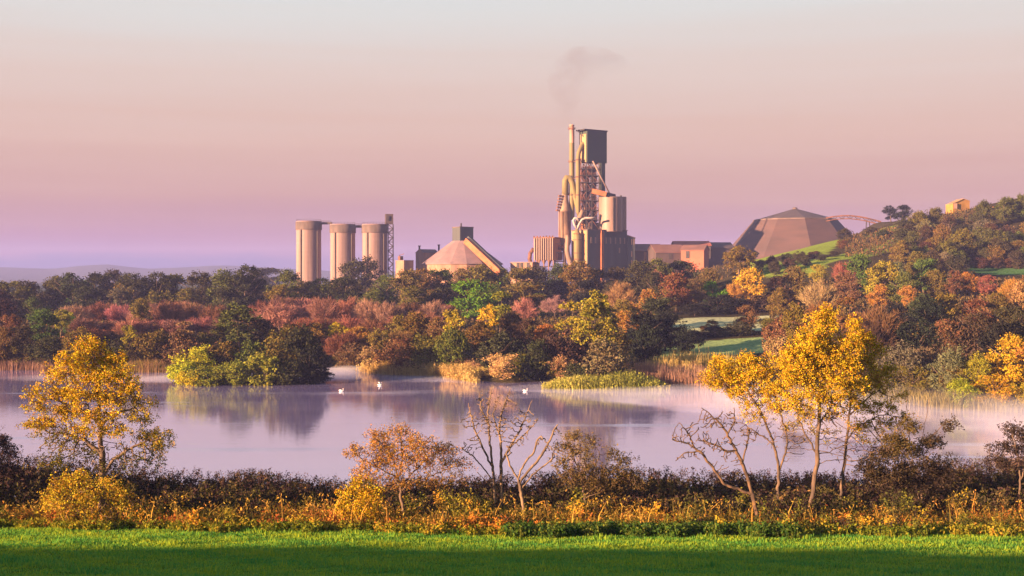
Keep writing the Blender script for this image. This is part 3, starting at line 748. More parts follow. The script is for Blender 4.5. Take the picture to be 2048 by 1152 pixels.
t = thing('covered_bridge', 1200, 'rust orange covered conveyor bridge from the tower to the white silos', 'bridge', z=wz(393))
b = MB(); b.tube([(wx(1182), D0 - 9, wz(384.5)), (wx(1210), D0 - 9.5, wz(391))], 1.9, 4, False); b.build('gallery', M['rust'], t)
b = MB(); b.tube([(wx(1210), D0 - 9.5, wz(391)), (wx(1227), D0 - 6, wz(394))], 1.5, 4, False); b.build('end_housing', M['dark_steel'], t)

# --- white silos beside the tower
t = thing('feed_silo', 1220, 'broad white steel silo beside the preheater tower, bathed in orange light', 'silo', 'white steel silos by the kiln tower', z=wz(462))
cx = wx(1220.5); b = MB(); b.lathe(cx, D0 - 3, [(23.2 * sc, wz(464)), (23.2 * sc, wz(396))], 40); b.build('shell', M['white_steel'], t)
b = MB(); b.lathe(cx, D0 - 3, [(23.3 * sc, wz(396) + .01), (23.3 * sc, wz(395)), (4 * sc, wz(393))], 40); b.build('roof', M['concrete_dark'], t)
b = MB(); b.box((wx(1224), D0 - 3 - 23.4 * sc, wz(430)), (.35, .5, 66 * sc)); b.build('ladder', M['dark_steel'], t)
t = thing('narrow_silo', 1245, 'narrow grey steel silo behind the broad white one, small vent on top', 'silo', 'white steel silos by the kiln tower', z=wz(462))
cx = wx(1243); b = MB(); b.lathe(cx, D0 + 4, [(11.3 * sc, wz(464)), (11.3 * sc, wz(394))], 28); b.build('shell', M['white_steel'], t)
b = MB(); b.lathe(cx, D0 + 4, [(11.4 * sc, wz(394) + .01), (11.4 * sc, wz(393.2)), (2 * sc, wz(392.8)), (2 * sc, wz(390)), (.6 * sc, wz(389.6))], 20); b.build('roof', M['dark_steel'], t)

# --- mill building under the silos
t = thing('mill_building', 1210, 'massive dark grey clad mill building with narrow windows under the silos', 'building')
rot2 = R(34); fx0 = 1172
b = MB(); cxm, cym, wm = rbox(b, fx0, 1254, D0 - 16, GB, wz(462), 15, rot2); b.build('wall', M['grey_clad'], t)
b = MB(); yb = D0 - 16
ux_, uy_ = math.cos(rot2), math.sin(rot2)
def mp_(f, out_, z): return (wx(fx0) + ux_ * wm * f + uy_ * out_, yb + uy_ * wm * f - ux_ * out_, z)
def mback(s, out_, z): return (wx(fx0) - uy_ * s - ux_ * out_, yb + ux_ * s - uy_ * out_, z)
p = mback(7.5, .12, (GB + wz(463)) / 2); b.box(p, (.25, 14.4, wz(463) - GB), rot2); b.build('sunlit_side_panel', M['lit_side_and_barn_roof'], t)  # sunlight on the grey end wall, put into this panel's colour
b = MB(); b.box((cxm, cym, wz(461.4)), (wm + .6, 15.6, .45), rot2); b.build('roof', M['concrete_dark'], t)
b = MB(); b.box(mp_(.345, .6, (GB + wz(462)) / 2 - .1), (1.7, 1.0, wz(462.5) - GB), rot2); b.build('lit_pilaster', M['rust'], t)
for f in (.09, .19, .46, .57, .70, .82, .93):
    b = MB(); b.box(mp_(f, .05, wz(482)), (.95, .3, 3.4), rot2); b.build('window', M['white_steel'], t)
for f in (.80,): 
    b = MB(); b.box(mp_(f, .05, wz(501)), (.95, .3, 3), rot2); b.build('window', M['white_steel'], t)
b = MB(); b.lathe(wx(1166), D0 + 2, [(4.6 * sc, wz(464)), (4.6 * sc, wz(446)), (2 * sc, wz(443))], 18); b.build('roof_cowl', M['rust'], t)
b = MB(); b.box((wx(1183), D0 + 2, wz(454)), (20 * sc, 8, 17 * sc), rot2); b.build('roof_house', M['dark_steel'], t)
t = thing('annex_building', 1262, 'lower dark annex with sloping roof adjoining the mill building', 'building')
rotx = R(20); b = MB(); x0, x1 = wx(1254.5), wx(1270); y0 = D0 - 1.5
b.add([(x0, y0, GB), (x1, y0 + 1.6, GB), (x1, y0 + 12, GB), (x0, y0 + 12, GB), (x0, y0, wz(472)), (x1, y0 + 1.6, wz(477)), (x1, y0 + 12, wz(477)), (x0, y0 + 12, wz(472))], [(0, 1, 5, 4), (1, 2, 6, 5), (2, 3, 7, 6), (3, 0, 4, 7)]); b.build('wall', M['grey_clad'], t)
b = MB(); b.add([(x0, y0 - .3, wz(472) + .05), (x1 + .3, y0 + 1.3, wz(477) + .05), (x1 + .3, y0 + 12, wz(477) + .05), (x0, y0 + 12, wz(472) + .05), (x0, y0 - .3, wz(472) + .5), (x1 + .3, y0 + 1.3, wz(477) + .5), (x1 + .3, y0 + 12, wz(477) + .5), (x0, y0 + 12, wz(472) + .5)], [(3, 2, 1, 0), (4, 5, 6, 7), (0, 1, 5, 4), (1, 2, 6, 5), (2, 3, 7, 6), (3, 0, 4, 7)]); b.build('roof', M['concrete_dark'], t)
for (pv, py) in ((1263, 484), (1263, 508), (1263, 526), (1268, 484)):
    b = MB(); b.box((wx(pv), y0 + (wx(pv) - x0) * .37 - .05, wz(py)), (.6, .3, 3.2), R(20)); b.build('window', M['white_steel'], t)

# --- white looping pipes and raw mill ducts in front
t = thing('looping_pipe', 1158, 'pair of white hooped pipes curling over the duct in front of the mill', 'pipe', z=wz(470))
yy = D0 - 14
for pts in ([(1151, 459), (1146, 451), (1144, 443), (1147, 438.5), (1151, 439), (1155, 444)], [(1151, 462), (1156, 450), (1161, 442), (1168, 438.5), (1176, 438.5), (1188, 438)]):
    b = MB(); b.tube([(wx(a), yy, wz(c)) for a, c in pts], .62, 8); b.build('pipe', M['white_pipe'], t)
t = thing('pale_duct', 1157, 'stubby slanted pale duct rising between the hooped pipes', 'duct', z=wz(455))
b = MB(); b.tube([(wx(1149), yy + 2, wz(452)), (wx(1155), yy + 2, wz(441)), (wx(1164), yy + 2, wz(424))], [.9, 1.3, 1.5], 14); b.build('pipe', M['pale_duct'], t)
t = thing('vertical_duct', 1152, 'thick vertical duct with flanges in front of the lit mill wall', 'duct')
b = MB(); b.tube([(wx(1152.5), yy, GB), (wx(1152.5), yy, wz(474)), (wx(1151), yy, wz(460))], [7.6 * sc, 7.6 * sc, 3 * sc], 18); b.build('shaft', M['olive_duct'], t)
for py in (470, 482, 508, 520):
    b = MB(); b.lathe(wx(1152.5), yy, [(8.6 * sc, wz(py)), (8.6 * sc, wz(py - 1.6))], 18); b.build('flange', M['rust_steel'], t)
t = thing('bent_duct', 1134, 'pale bent duct dropping to the ground beside the cooling tower', 'duct')
b = MB(); b.tube([(wx(1131), yy - 1, wz(472)), (wx(1132.5), yy - 1, wz(478)), (wx(1132), yy - 1, wz(503)), (wx(1134), yy - 1, wz(514)), (wx(1140), yy - 2, wz(534)), (wx(1142), yy - 2, wz(545))], [1.0, 1.25, 1.3, 1.4, 1.5, 1.5], 16); b.build('pipe', M['pale_duct'], t)

# --- sheds towards the hill
def shed(name, pl, pr, py_eave, py_ridge, dc, deep, label, wall='brown_wall', roof='brown_roof', rot=0., doors=()):
    t = thing(name, (pl + pr) / 2, label, 'shed', 'sheds between the mill and the hill', d=dc)
    ux, uy = math.cos(rot), math.sin(rot); x0 = X(pl, dc); w_ = (X(pr, dc) - x0) / ux
    def q(a, b_, z): return (x0 + a * ux - b_ * uy, dc + a * uy + b_ * ux, z)
    ze, zr = Z(py_eave, dc), Z(py_ridge, dc + deep / 2)
    b = MB(); b.add([q(0, 0, GB), q(w_, 0, GB), q(w_, 0, ze), q(0, 0, ze), q(0, deep, GB), q(w_, deep, GB), q(w_, deep, ze), q(0, deep, ze), q(0, deep / 2, zr), q(w_, deep / 2, zr)],
          [(0, 1, 2, 3), (5, 4, 7, 6), (4, 0, 3, 8, 7), (1, 5, 6, 9, 2)]); b.build('wall', M[wall], t)
    b = MB(); o = .5; th = .3
    for s0, s1 in ((-o, deep / 2), (deep + o, deep / 2)):
        zz0 = ze - (zr - ze) / (deep / 2) * o
        vs = [q(-o, s0, zz0 + .03), q(w_ + o, s0, zz0 + .03), q(w_ + o, s1, zr + .03), q(-o, s1, zr + .03)]
        vs += [(v[0], v[1], v[2] + th) for v in vs]
        b.add(vs, [(3, 2, 1, 0), (4, 5, 6, 7), (0, 1, 5, 4), (1, 2, 6, 5), (2, 3, 7, 6), (3, 0, 4, 7)])
    b.build('roof', M[roof], t)
    for f, dw, hgt, mm in doors:
        b = MB(); b.box(q(w_ * f, -.08, ze - .6 - hgt / 2), (dw, .25, hgt), rot); b.build('door', M[mm], t)
    return t
shed('long_shed', 1269, 1327, 502, 489, 706, 20, 'long low shed with a rust pink roof right beside the mill annex', roof='brown_roof', rot=R(6), doors=[(.36, 1.2, 5, 'buff'), (.45, 1.6, 6, 'white_steel')])
shed('brown_shed', 1312, 1372, 505, 490, 690, 18, 'dark walled shed with a dull brown pitched roof facing the lake', roof='brown_roof', rot=R(10), doors=[(.5, 2.2, 3, 'dark_steel')])
shed('red_roofed_shed', 1351, 1422, 491, 483, 722, 16, 'tall shed with a bright red ridge behind the brown roofed one', roof='red_roof', wall='brown_wall', rot=R(2))
shed('orange_shed', 1362, 1405, 500, 491, 684, 12, 'glowing orange sided loading shed half hidden by trees', wall='red_roof', roof='brown_roof', rot=R(-22), doors=[(.3, 2, 4, 'dark_steel')])
shed('far_shed', 1395, 1470, 496, 485.5, 728, 24, 'purple brown shed roof running up to the faceted hall', roof='brown_wall', wall='brown_wall', rot=R(4))

# --- faceted (octagonal) stone store
t = thing('faceted_hall', 1590, 'huge brown faceted hall shaped like a flattened pyramid on the hillside', 'storage hall', d=772, z=gz(X(1590, 772), 772))
DP = 772.; s2 = DP / F; cx, cy_ = X(1590, DP), DP
zb, zm, zt = Z(520, DP), Z(440, DP), Z(418, DP)
b = MB(); b.lathe(cx, cy_, [(152 * s2, zb), (82 * s2, zm)], 10, False, R(18)); b.build('lower_roof', M['hall_clad'], t)
b = MB(); b.lathe(cx, cy_, [(82.2 * s2, zm + .02), (4 * s2, zt)], 10, False, R(18)); b.build('upper_roof', M['hall_top'], t)
b = MB(); b.lathe(cx, cy_, [(83.4 * s2, zm - .5), (83.4 * s2, zm + .25)], 10, False, R(18)); b.build('gutter_band', M['concrete_dark'], t)
b = MB(); b.lathe(cx, cy_, [(5 * s2, zt - .2), (5 * s2, zt + .6), (1, zt + 1)], 10, False, R(18)); b.build('cap', M['concrete_dark'], t)

# --- arched conveyor bridge from the hall to the hill
t = thing('arched_conveyor', 1712, 'thin arched lattice conveyor bridge spanning from the faceted hall to the hill', 'conveyor', d=705, z=Z(460, 705))
DB = 705.
arc = [(1652, 436), (1668, 433.2), (1684, 431.6), (1700, 431.4), (1716, 433), (1732, 436), (1746, 439.5), (1762, 443.5)]
top = [(X(a, DB), DB, Z(c, DB)) for a, c in arc]; bot = [(X(a, DB), DB, Z(c + 6, DB)) for a, c in arc]
b = MB(); b.tube(top, .55, 4, False); b.build('deck', M['rust_steel'], t)
b = MB(); b.tube(bot, .38, 4, False); b.build('lower_chord', M['rust_steel'], t)
b = MB()
for k in range(len(top) - 1):
    tm = tuple((u + v) / 2 for u, v in zip(top[k], top[k + 1])); b.bar(bot[k], tm, .3); b.bar(tm, bot[k + 1], .3); b.bar(top[k], bot[k], .26)
b.build('lattice', M['dark_steel'], t)
for a in (1733, 1738):
    b = MB(); b.bar((X(a, DB), DB, Z(441, DB)), (X(a + (3 if a > 1735 else -1), DB), DB, Z(462, DB)), .5); b.build('leg', M['dark_steel'], t)

# --- ochre barn on the hill top
DH = 592.; s3 = DH / F
t = thing('ochre_barn', 1924, 'ochre barn with gabled roof standing alone on the hill crest', 'barn', d=DH)
x0, x1 = X(1906, DH), X(1944, DH); zg = t.location.z - 2
def oq(px, yy, py): return (X(px, DH), DH + yy, Z(py, DH))
b = MB(); za = Z(419, DH)
vs = [(x0, DH, zg), (x1, DH + 3, zg), (x1, DH + 3, Z(402, DH)), (X(1930, DH), DH + 2, Z(397.5, DH)), (x0, DH, Z(408, DH)), (x0, DH + 10, zg), (x1, DH + 13, zg), (x1, DH + 13, Z(402, DH)), (X(1930, DH), DH + 12, Z(397.5, DH)), (x0, DH + 10, Z(408, DH))]
b.add(vs, [(0, 1, 2, 3, 4), (6, 5, 9, 8, 7), (5, 0, 4, 9), (1, 6, 7, 2)]); b.build('wall', M['ochre'], t)
b = MB()
for i, j in ((4, 3), (3, 2)):
    p, q_ = vs[i], vs[j]; pb, qb = vs[i + 5], vs[j + 5]
    b.add([(p[0] - .1, p[1] - .3, p[2] + .02), (q_[0] + .1, q_[1] - .3, q_[2] + .02), (qb[0] + .1, qb[1] + .3, qb[2] + .02), (pb[0] - .1, pb[1] + .3, pb[2] + .02),
           (p[0] - .1, p[1] - .3, p[2] + .3), (q_[0] + .1, q_[1] - .3, q_[2] + .3), (qb[0] + .1, qb[1] + .3, qb[2] + .3), (pb[0] - .1, pb[1] + .3, pb[2] + .3)], [(3, 2, 1, 0), (4, 5, 6, 7), (0, 1, 5, 4), (2, 3, 7, 6), (3, 0, 4, 7), (1, 2, 6, 5)])
b.build('roof', M['lit_side_and_barn_roof'], t)
b = MB(); b.box((X(1911, DH), DH + .2, Z(412, DH)), (1.6, .5, 2.6)); b.build('door', M['white_steel'], t)

# --- smoke
pts = [(1142, 247, 1), (1139, 234, 8), (1134, 216, 20), (1131, 196, 32), (1135, 174, 44), (1148, 154, 54), (1168, 140, 56), (1192, 130, 46), (1220, 124, 32), (1245, 121, 16), (1264, 120, 2)]
b = MB(); b.tube([(wx(a), D0 + i, wz(c)) for i, (a, c, r_) in enumerate(pts)], [.8 + r_ * sc * .95 for a, c, r_ in pts], 18)
o = b.build('smoke', vol_mat('smoke_plume', .017, (.24, .21, .25), 0, (.06, .05, .08)))
tag(o, 'faint grey smoke plume drifting from the tall chimney', 'smoke', kind='stuff')

# ------------------------------------------------------------------ trees, far and middle distance
LEAF = leaf_mat('leaves', .14, .03, .45, 1.5)
TWIG = leaf_mat('bare_twigs', .0, .02, .6, 1.45)
BARK = surf_mat('bark', (.16, .11, .075), (.09, .06, .045), (2, 2, .5))
PALE_BARK = surf_mat('pale_bark', (.17, .11, .07), (.07, .05, .04), (4, 4, 1.2), lo=.38, hi=.56)
C = dict(darkolive=(.062, .062, .030), olive=(.165, .125, .03), green=(.085, .15, .03), bright=(.11, .24, .018), ygreen=(.30, .27, .03), yellow=(.46, .32, .028), gold=(.50, .33, .02),
         orange=(.36, .19, .045), russet=(.26, .12, .09), pink=(.35, .175, .15), brown=(.17, .095, .045), darkbrown=(.085, .055, .035), dark=(.026, .032, .024), grey=(.17, .155, .09),
         straw=(.56, .45, .15), tan=(.36, .22, .10), olivegreen=(.105, .12, .03), redbrown=(.19, .08, .055))
WORD = dict(darkolive='dark olive', olive='olive brown', green='mid green', bright='vivid green', ygreen='yellow green', yellow='yellow', gold='golden', orange='orange', russet='russet', pink='pinkish', brown='brown',
            darkbrown='dark brown', dark='blackish green', grey='grey green', straw='straw coloured', tan='tan', olivegreen='olive green', redbrown='red brown')


def crown_points(n, H, W, base, lobes, seed, topheavy=1.0):
    """leaf places: lobes on a lumpy ellipsoid, each carrying small clumps"""
    r = np.random.default_rng(seed)
    P_ = []; ids = []
    ch = H - base
    for i in range(lobes):
        th = r.uniform(0, 2 * np.pi); zz = r.uniform(-1, 1)
        rad = math.sqrt(max(0, 1 - zz * zz)) * r.uniform(.45, .95)
        c = np.array([rad * math.cos(th) * W / 2 * .72, rad * math.sin(th) * W / 2 * .72, base + ch * (.5 + .40 * zz * topheavy)])
        lr = W * r.uniform(.09, .25)
        m = r.integers(12, 20)
        for j in range(m):
            d = r.normal(size=3); d /= np.linalg.norm(d); d[2] = d[2] if r.random() < .55 else abs(d[2])
            s = c + d * lr * np.array([1, 1, .8]) * r.uniform(.7, 1.1)
            k = max(3, int(n / (lobes * m) * r.choice([.15, .6, 1, 1.6, 2.1])))
            P_.append(s + r.normal(size=(k, 3)) * lr * np.array([.22, .22, .16])); ids.append(np.full(k, r.random()))
    P_ = np.vstack(P_); ids = np.concatenate(ids)
    k_ = wob(P_[:, 0] + .8 * P_[:, 2], P_[:, 1] - .6 * P_[:, 2], .075 * W + .25, seed % 7) > -.46
    P_ = P_[k_]; ids = ids[k_]
    P_[:, 2] = np.clip(P_[:, 2], base * .6 + .05, None)
    return P_, ids


def limb_mesh(name, H, W, base, r0, n, seed, mat):
    r = np.random.default_rng(seed); b = MB()
    lean = r.normal(size=2) * .04 * H
    b.tube([(0, 0, -1.2), (lean[0] * .3, lean[1] * .3, H * .3), (lean[0], lean[1], H * .82)], [r0, r0 * .75, r0 * .15], 7)
    for k in range(n):
        f = r.uniform(.28, .6); a = r.uniform(0, 2 * np.pi); q = W * r.uniform(.25, .42)
        p0 = np.array([lean[0] * f, lean[1] * f, H * f]); p2 = np.array([math.cos(a) * q, math.sin(a) * q, H * min(.92, f + r.uniform(.2, .4))]); p1 = p0 * .5 + p2 * .5 + np.array([0, 0, -.04 * H])
        b.tube([p0, p1, p2], [r0 * .5, r0 * .3, r0 * .08], 5)
    me = bpy.data.meshes.new(name); me.from_pydata(b.V, [], b.F); me.polygons.foreach_set('use_smooth', b.smooth); me.materials.append(mat); me.update()
    return me


def crown_mesh(name, seed, n, H, W, base, lobes, ln, wd, mat=LEAF, th=1.0):
    P_, ids = crown_points(n, H, W, base, lobes, seed, th)
    V, Fq = leaf_quads(P_, ln, wd)
    rnd = np.clip(.55 * ids + .45 * rng.random(len(P_)), 0, 1)
    return mesh_np(name, V, [Fq], mat, rnd)


def twig_crown(name, seed, H, W, n=3000, base=.22):
    """leafless crown: sprays of fine upright twigs fanning from the limbs"""
    r = np.random.default_rng(seed); V = []; Fq = []; rn = []
    k = 0
    for i in range(46):
        th = r.uniform(0, 2 * np.pi); q = math.sqrt(r.random()); zt = H * (1 - .42 * q * q) * r.uniform(.82, 1)
        tip = np.array([math.cos(th) * q * W / 2, math.sin(th) * q * W / 2, zt]); b0 = np.array([tip[0] * .25, tip[1] * .25, H * base])
        for j in range(n // 46 * 2):
            f = r.uniform(.25, 1) ** .7; p = b0 + (tip - b0) * f + r.normal(size=3) * np.array([.4, .4, .25]) * W * .09
            d = (tip - b0) / np.linalg.norm(tip - b0) + r.normal(size=3) * .45; d /= np.linalg.norm(d)
            s = np.cross(d, r.normal(size=3)); s /= np.linalg.norm(s); l = r.uniform(.5, 1.3); w_ = r.uniform(.018, .05)
            V += [p - s * w_, p + s * w_, p + d * l + s * w_ * .3, p + d * l - s * w_ * .3]; Fq.append((k, k + 1, k + 2, k + 3)); k += 4; rn.append(.6 * (i * .37 % 1) + .4 * r.random())
    return mesh_np(name, V, [np.array(Fq)], TWIG, rn)


PROTO = {}
for s in range(4):
    PROTO['broad', s] = (limb_mesh('trunk', 10, 10, 2, .32, 6, 100 + s, BARK), crown_mesh('crown', 10 + s, 9500, 10, 10, .7, 21, .40, .26), 10., 10.)
    PROTO['tall', s] = (limb_mesh('trunk', 12, 6.4, 3, .22, 7, 120 + s, PALE_BARK), crown_mesh('crown', 30 + s, 6000, 12, 6.4, 3.4, 14, .34, .22), 12., 6.4)
    PROTO['bush', s] = (limb_mesh('stem', 5, 7, .4, .12, 9, 140 + s, BARK), crown_mesh('foliage', 50 + s, 6500, 5, 7, .1, 17, .29, .19, th=.9), 5., 7.)
    PROTO['twig', s] = (limb_mesh('trunk', 10, 8, 2, .16, 12, 160 + s, PALE_BARK), twig_crown('crown', 70 + s, 10, 8), 10., 8.)
# a willow-like shrub of fine sprays
for s in range(2):
    PROTO['willow', s] = (limb_mesh('stem', 6, 7, .6, .12, 12, 180 + s, BARK), crown_mesh('foliage', 90 + s, 5200, 6, 7, .1, 18, .34, .12, th=.95), 6., 7.)

C.update(lime=(.53, .47, .03), limegreen=(.26, .25, .032)); WORD.update(lime='lime yellow', limegreen='lime green')
trees = []
_cnt = {}


def jit(a): return random.uniform(-a, a)


def tree(kind, px, top, wpx, d, colour, place, noun=None, label=None, group=None, fit=True, near=.72, far=1.4):
    """px, top, wpx: column, top row and width in the photograph at distance d; the foot stands on the ground there"""
    asp = {'broad': .92, 'tall': 1.75, 'bush': .74, 'twig': 1.15, 'willow': .82}[kind] * random.uniform(.88, 1.14)
    ds = d * np.linspace(near, far, 120)                       # the distance at which a tree of this shape stands on the ground and tops out there
    gg = ground((px - CX) * ds / F, ds); ok = gg > .35
    if fit and ok.any(): ds = ds[ok]; gg = gg[ok]
    err = Z(top, ds) - gg - np.clip(asp * wpx * ds / F, 2.2, 17)
    sgn = np.where(np.sign(err[:-1]) != np.sign(err[1:]))[0]
    i = sgn[np.argmin(np.abs(ds[sgn] - d))] if len(sgn) and fit else int(np.argmin(np.abs(ds - d))) if not fit else int(np.argmin(np.abs(err)))
    d = float(ds[i]); x = X(px, d); g = gz(x, d); wd = wpx * d / F
    h = max(min(Z(top, d) - g, 2.2 * asp * wd), .45 * asp * wd, 1.6)
    ns = 2 if kind == 'willow' else 4
    _cnt[kind] = _cnt.get(kind, -1) + 1
    tm, cm, H0, W0 = PROTO[kind, _cnt[kind] % ns]
    noun = noun or {'broad': 'tree', 'tall': 'tree', 'bush': 'bush', 'twig': 'bare birch', 'willow': 'willow shrub'}[kind]
    nm = {'broad': 'broadleaf_tree', 'tall': 'birch_tree', 'bush': 'bush', 'twig': 'bare_birch', 'willow': 'willow_shrub'}[kind]
    o = empty(nm, (x, d, g - .1)); o.rotation_euler[2] = random.uniform(0, 6.28)
    k = (h + .1) / H0; kw = wd / W0 * 1.05
    o.scale = (kw * random.uniform(.88, 1.12), kw * random.uniform(.88, 1.12), k); o.rotation_euler[0] = jit(.07); o.rotation_euler[1] = jit(.07)
    cc = [.84 * q for q in C[colour]]
    j = [random.uniform(.86, 1.16) for _ in range(3)]
    a = bpy.data.objects.new(tm.name, tm); link(a, o)
    c = bpy.data.objects.new(cm.name, cm); link(c, o)
    c.color = (cc[0] * j[0], cc[1] * j[1], cc[2] * j[2], 1)
    size = 'small ' if h < 5 and kind in ('broad', 'tall', 'twig') else 'big ' if h > 13 else 'wide ' if wd > 11 and kind != 'bush' else 'slim ' if wd < .55 * h else ''
    trees.append((o, px, d, label, f'{size}{WORD.get(colour, "")} {noun} {place}'.replace('  ', ' '), group or f'{noun} {place}', noun))
    return o


def ridge_place(px):
    for e, s in [(140, 'at the skyline wood end'), (330, 'on the skyline under the hazy hills'), (560, 'on the skyline short of the first silo'), (660, 'at the foot of the first silo'), (790, 'at the foot of the third silo'),
                 (1015, 'below the conical storage hall'), (1120, 'below the filter house'), (1275, 'below the kiln tower'), (1400, 'below the red roofed sheds'), (9999, 'below the faceted hall')]:
        if px < e: return s


def belt_place(px):
    for e, s in [(150, 'beyond the tall alder'), (330, 'in the belt between alder and island'), (480, 'in the belt behind the island'), (640, 'below the first silo'), (790, 'below the third silo'),
                 (900, 'beside the vivid green tree'), (1080, 'below the low orange building'), (1250, 'below the kiln tower'), (1420, 'beside the frosty field'), (1600, 'above the frosty field'),
                 (1760, 'behind the tall yellow tree'), (1900, 'under the scrub hill'), (9999, 'above the golden bank tree')]:
        if px < e: return s


# skyline wood
for px, top, w_ in [(-60, 568, 80), (10, 566, 78), (62, 565, 70), (112, 560, 60), (150, 553, 66), (196, 550, 62), (232, 543, 42), (268, 553, 64), (312, 551, 64), (352, 549, 60), (400, 551, 66), (446, 548, 64), (488, 538, 70), (530, 538, 72), (570, 546, 60)]:
    tree('broad', px, top + jit(2), w_ * 1.35, 590 + jit(25), random.choice(['darkolive', 'darkolive', 'darkolive', 'olivegreen']), ridge_place(px))
for px, top, w_ in [(604, 566, 56), (650, 560, 60), (690, 556, 54), (727, 519, 62), (775, 552, 56), (812, 548, 64), (850, 543, 62), (886, 540, 62), (925, 541, 62), (962, 539, 62), (1000, 542, 60), (1040, 540, 62), (1078, 536, 62), (1120, 533, 62), (1160, 530, 66),
                    (1200, 538, 58), (1240, 538, 60), (1282, 530, 66), (1322, 524, 64), (1362, 524, 60), (1402, 508, 66), (1442, 500, 66), (1478, 498, 58)]:
    if px == 727: tree('bush', px, top, 92, 590, 'darkolive', '', noun='tree', near=.93, far=1.04, label='big round dark oak between the second and third silos'); continue
    tree('broad', px, top + jit(2), w_ * 1.3, 600 + jit(18), random.choice(['darkolive', 'darkolive', 'olivegreen', 'olive'] if px < 1250 else ['olive', 'darkolive', 'olivegreen']), ridge_place(px))
# second row of that wood
for i, px in enumerate(range(-60, 1480, 62)):
    px += jit(14); top = np.interp(px, [0, 130, 300, 500, 620, 720, 900, 1100, 1300, 1480], [585, 578, 580, 572, 588, 590, 572, 566, 556, 540]) + jit(8)
    if 640 < px < 740: continue
    k = random.choice(['broad', 'broad', 'bush', 'tall'])
    tree(k, px, top, 70 + jit(12), 520 + jit(20), random.choice(['darkolive', 'olive', 'olivegreen', 'darkbrown', 'dark'] if px < 1250 else ['olive', 'olivegreen', 'brown', 'darkolive']), 'inside the wood ' + ridge_place(px).replace('on the skyline ', '').replace('at the foot of', 'below'))
tree('broad', 165, 566, 66, 500, 'green', ridge_place(165), label='round mid green tree standing before the dark skyline wood beyond the alder')
tree('tall', 238, 576, 44, 495, 'grey', ridge_place(238)); tree('broad', 680, 574, 40, 470, 'olive', ridge_place(680)); tree('broad', 714, 571, 46, 472, 'darkolive', ridge_place(714))

# russet birch belt
for px, top, w_ in [(150, 606, 50), (196, 601, 54), (240, 604, 50), (296, 601, 56), (340, 598, 58), (384, 600, 54), (428, 604, 54), (520, 600, 56), (562, 592, 62), (606, 592, 58), (650, 588, 56), (694, 592, 56), (738, 598, 52), (780, 602, 52), (822, 600, 54), (866, 598, 48), (895, 606, 40)]:
    tree('twig', px, top + jit(3), w_ * 1.25, 455 + jit(15), random.choice(['pink', 'russet', 'pink', 'russet', 'redbrown']), belt_place(px))
for px, top, w_ in [(172, 632, 56), (225, 640, 56), (268, 628, 56), (318, 634, 60), (352, 640, 54), (400, 630, 64), (445, 640, 60), (560, 606, 74), (610, 632, 60), (655, 636, 60), (700, 628, 56), (745, 634, 60), (800, 626, 56), (850, 622, 54), (885, 634, 50)]:
    tree('twig', px, top + jit(4), w_ * 1.3, 405 + jit(14), random.choice(['pink', 'russet', 'russet', 'redbrown']), 'low ' + belt_place(px))
for px, top in [(190, 655), (235, 668), (285, 672), (340, 668), (590, 655), (640, 662), (690, 662), (740, 668), (800, 655), (845, 650)]:
    tree('twig', px, top + jit(5), 74, 352 + jit(12), random.choice(['russet', 'brown', 'redbrown', 'darkbrown']), 'lowest ' + belt_place(px))

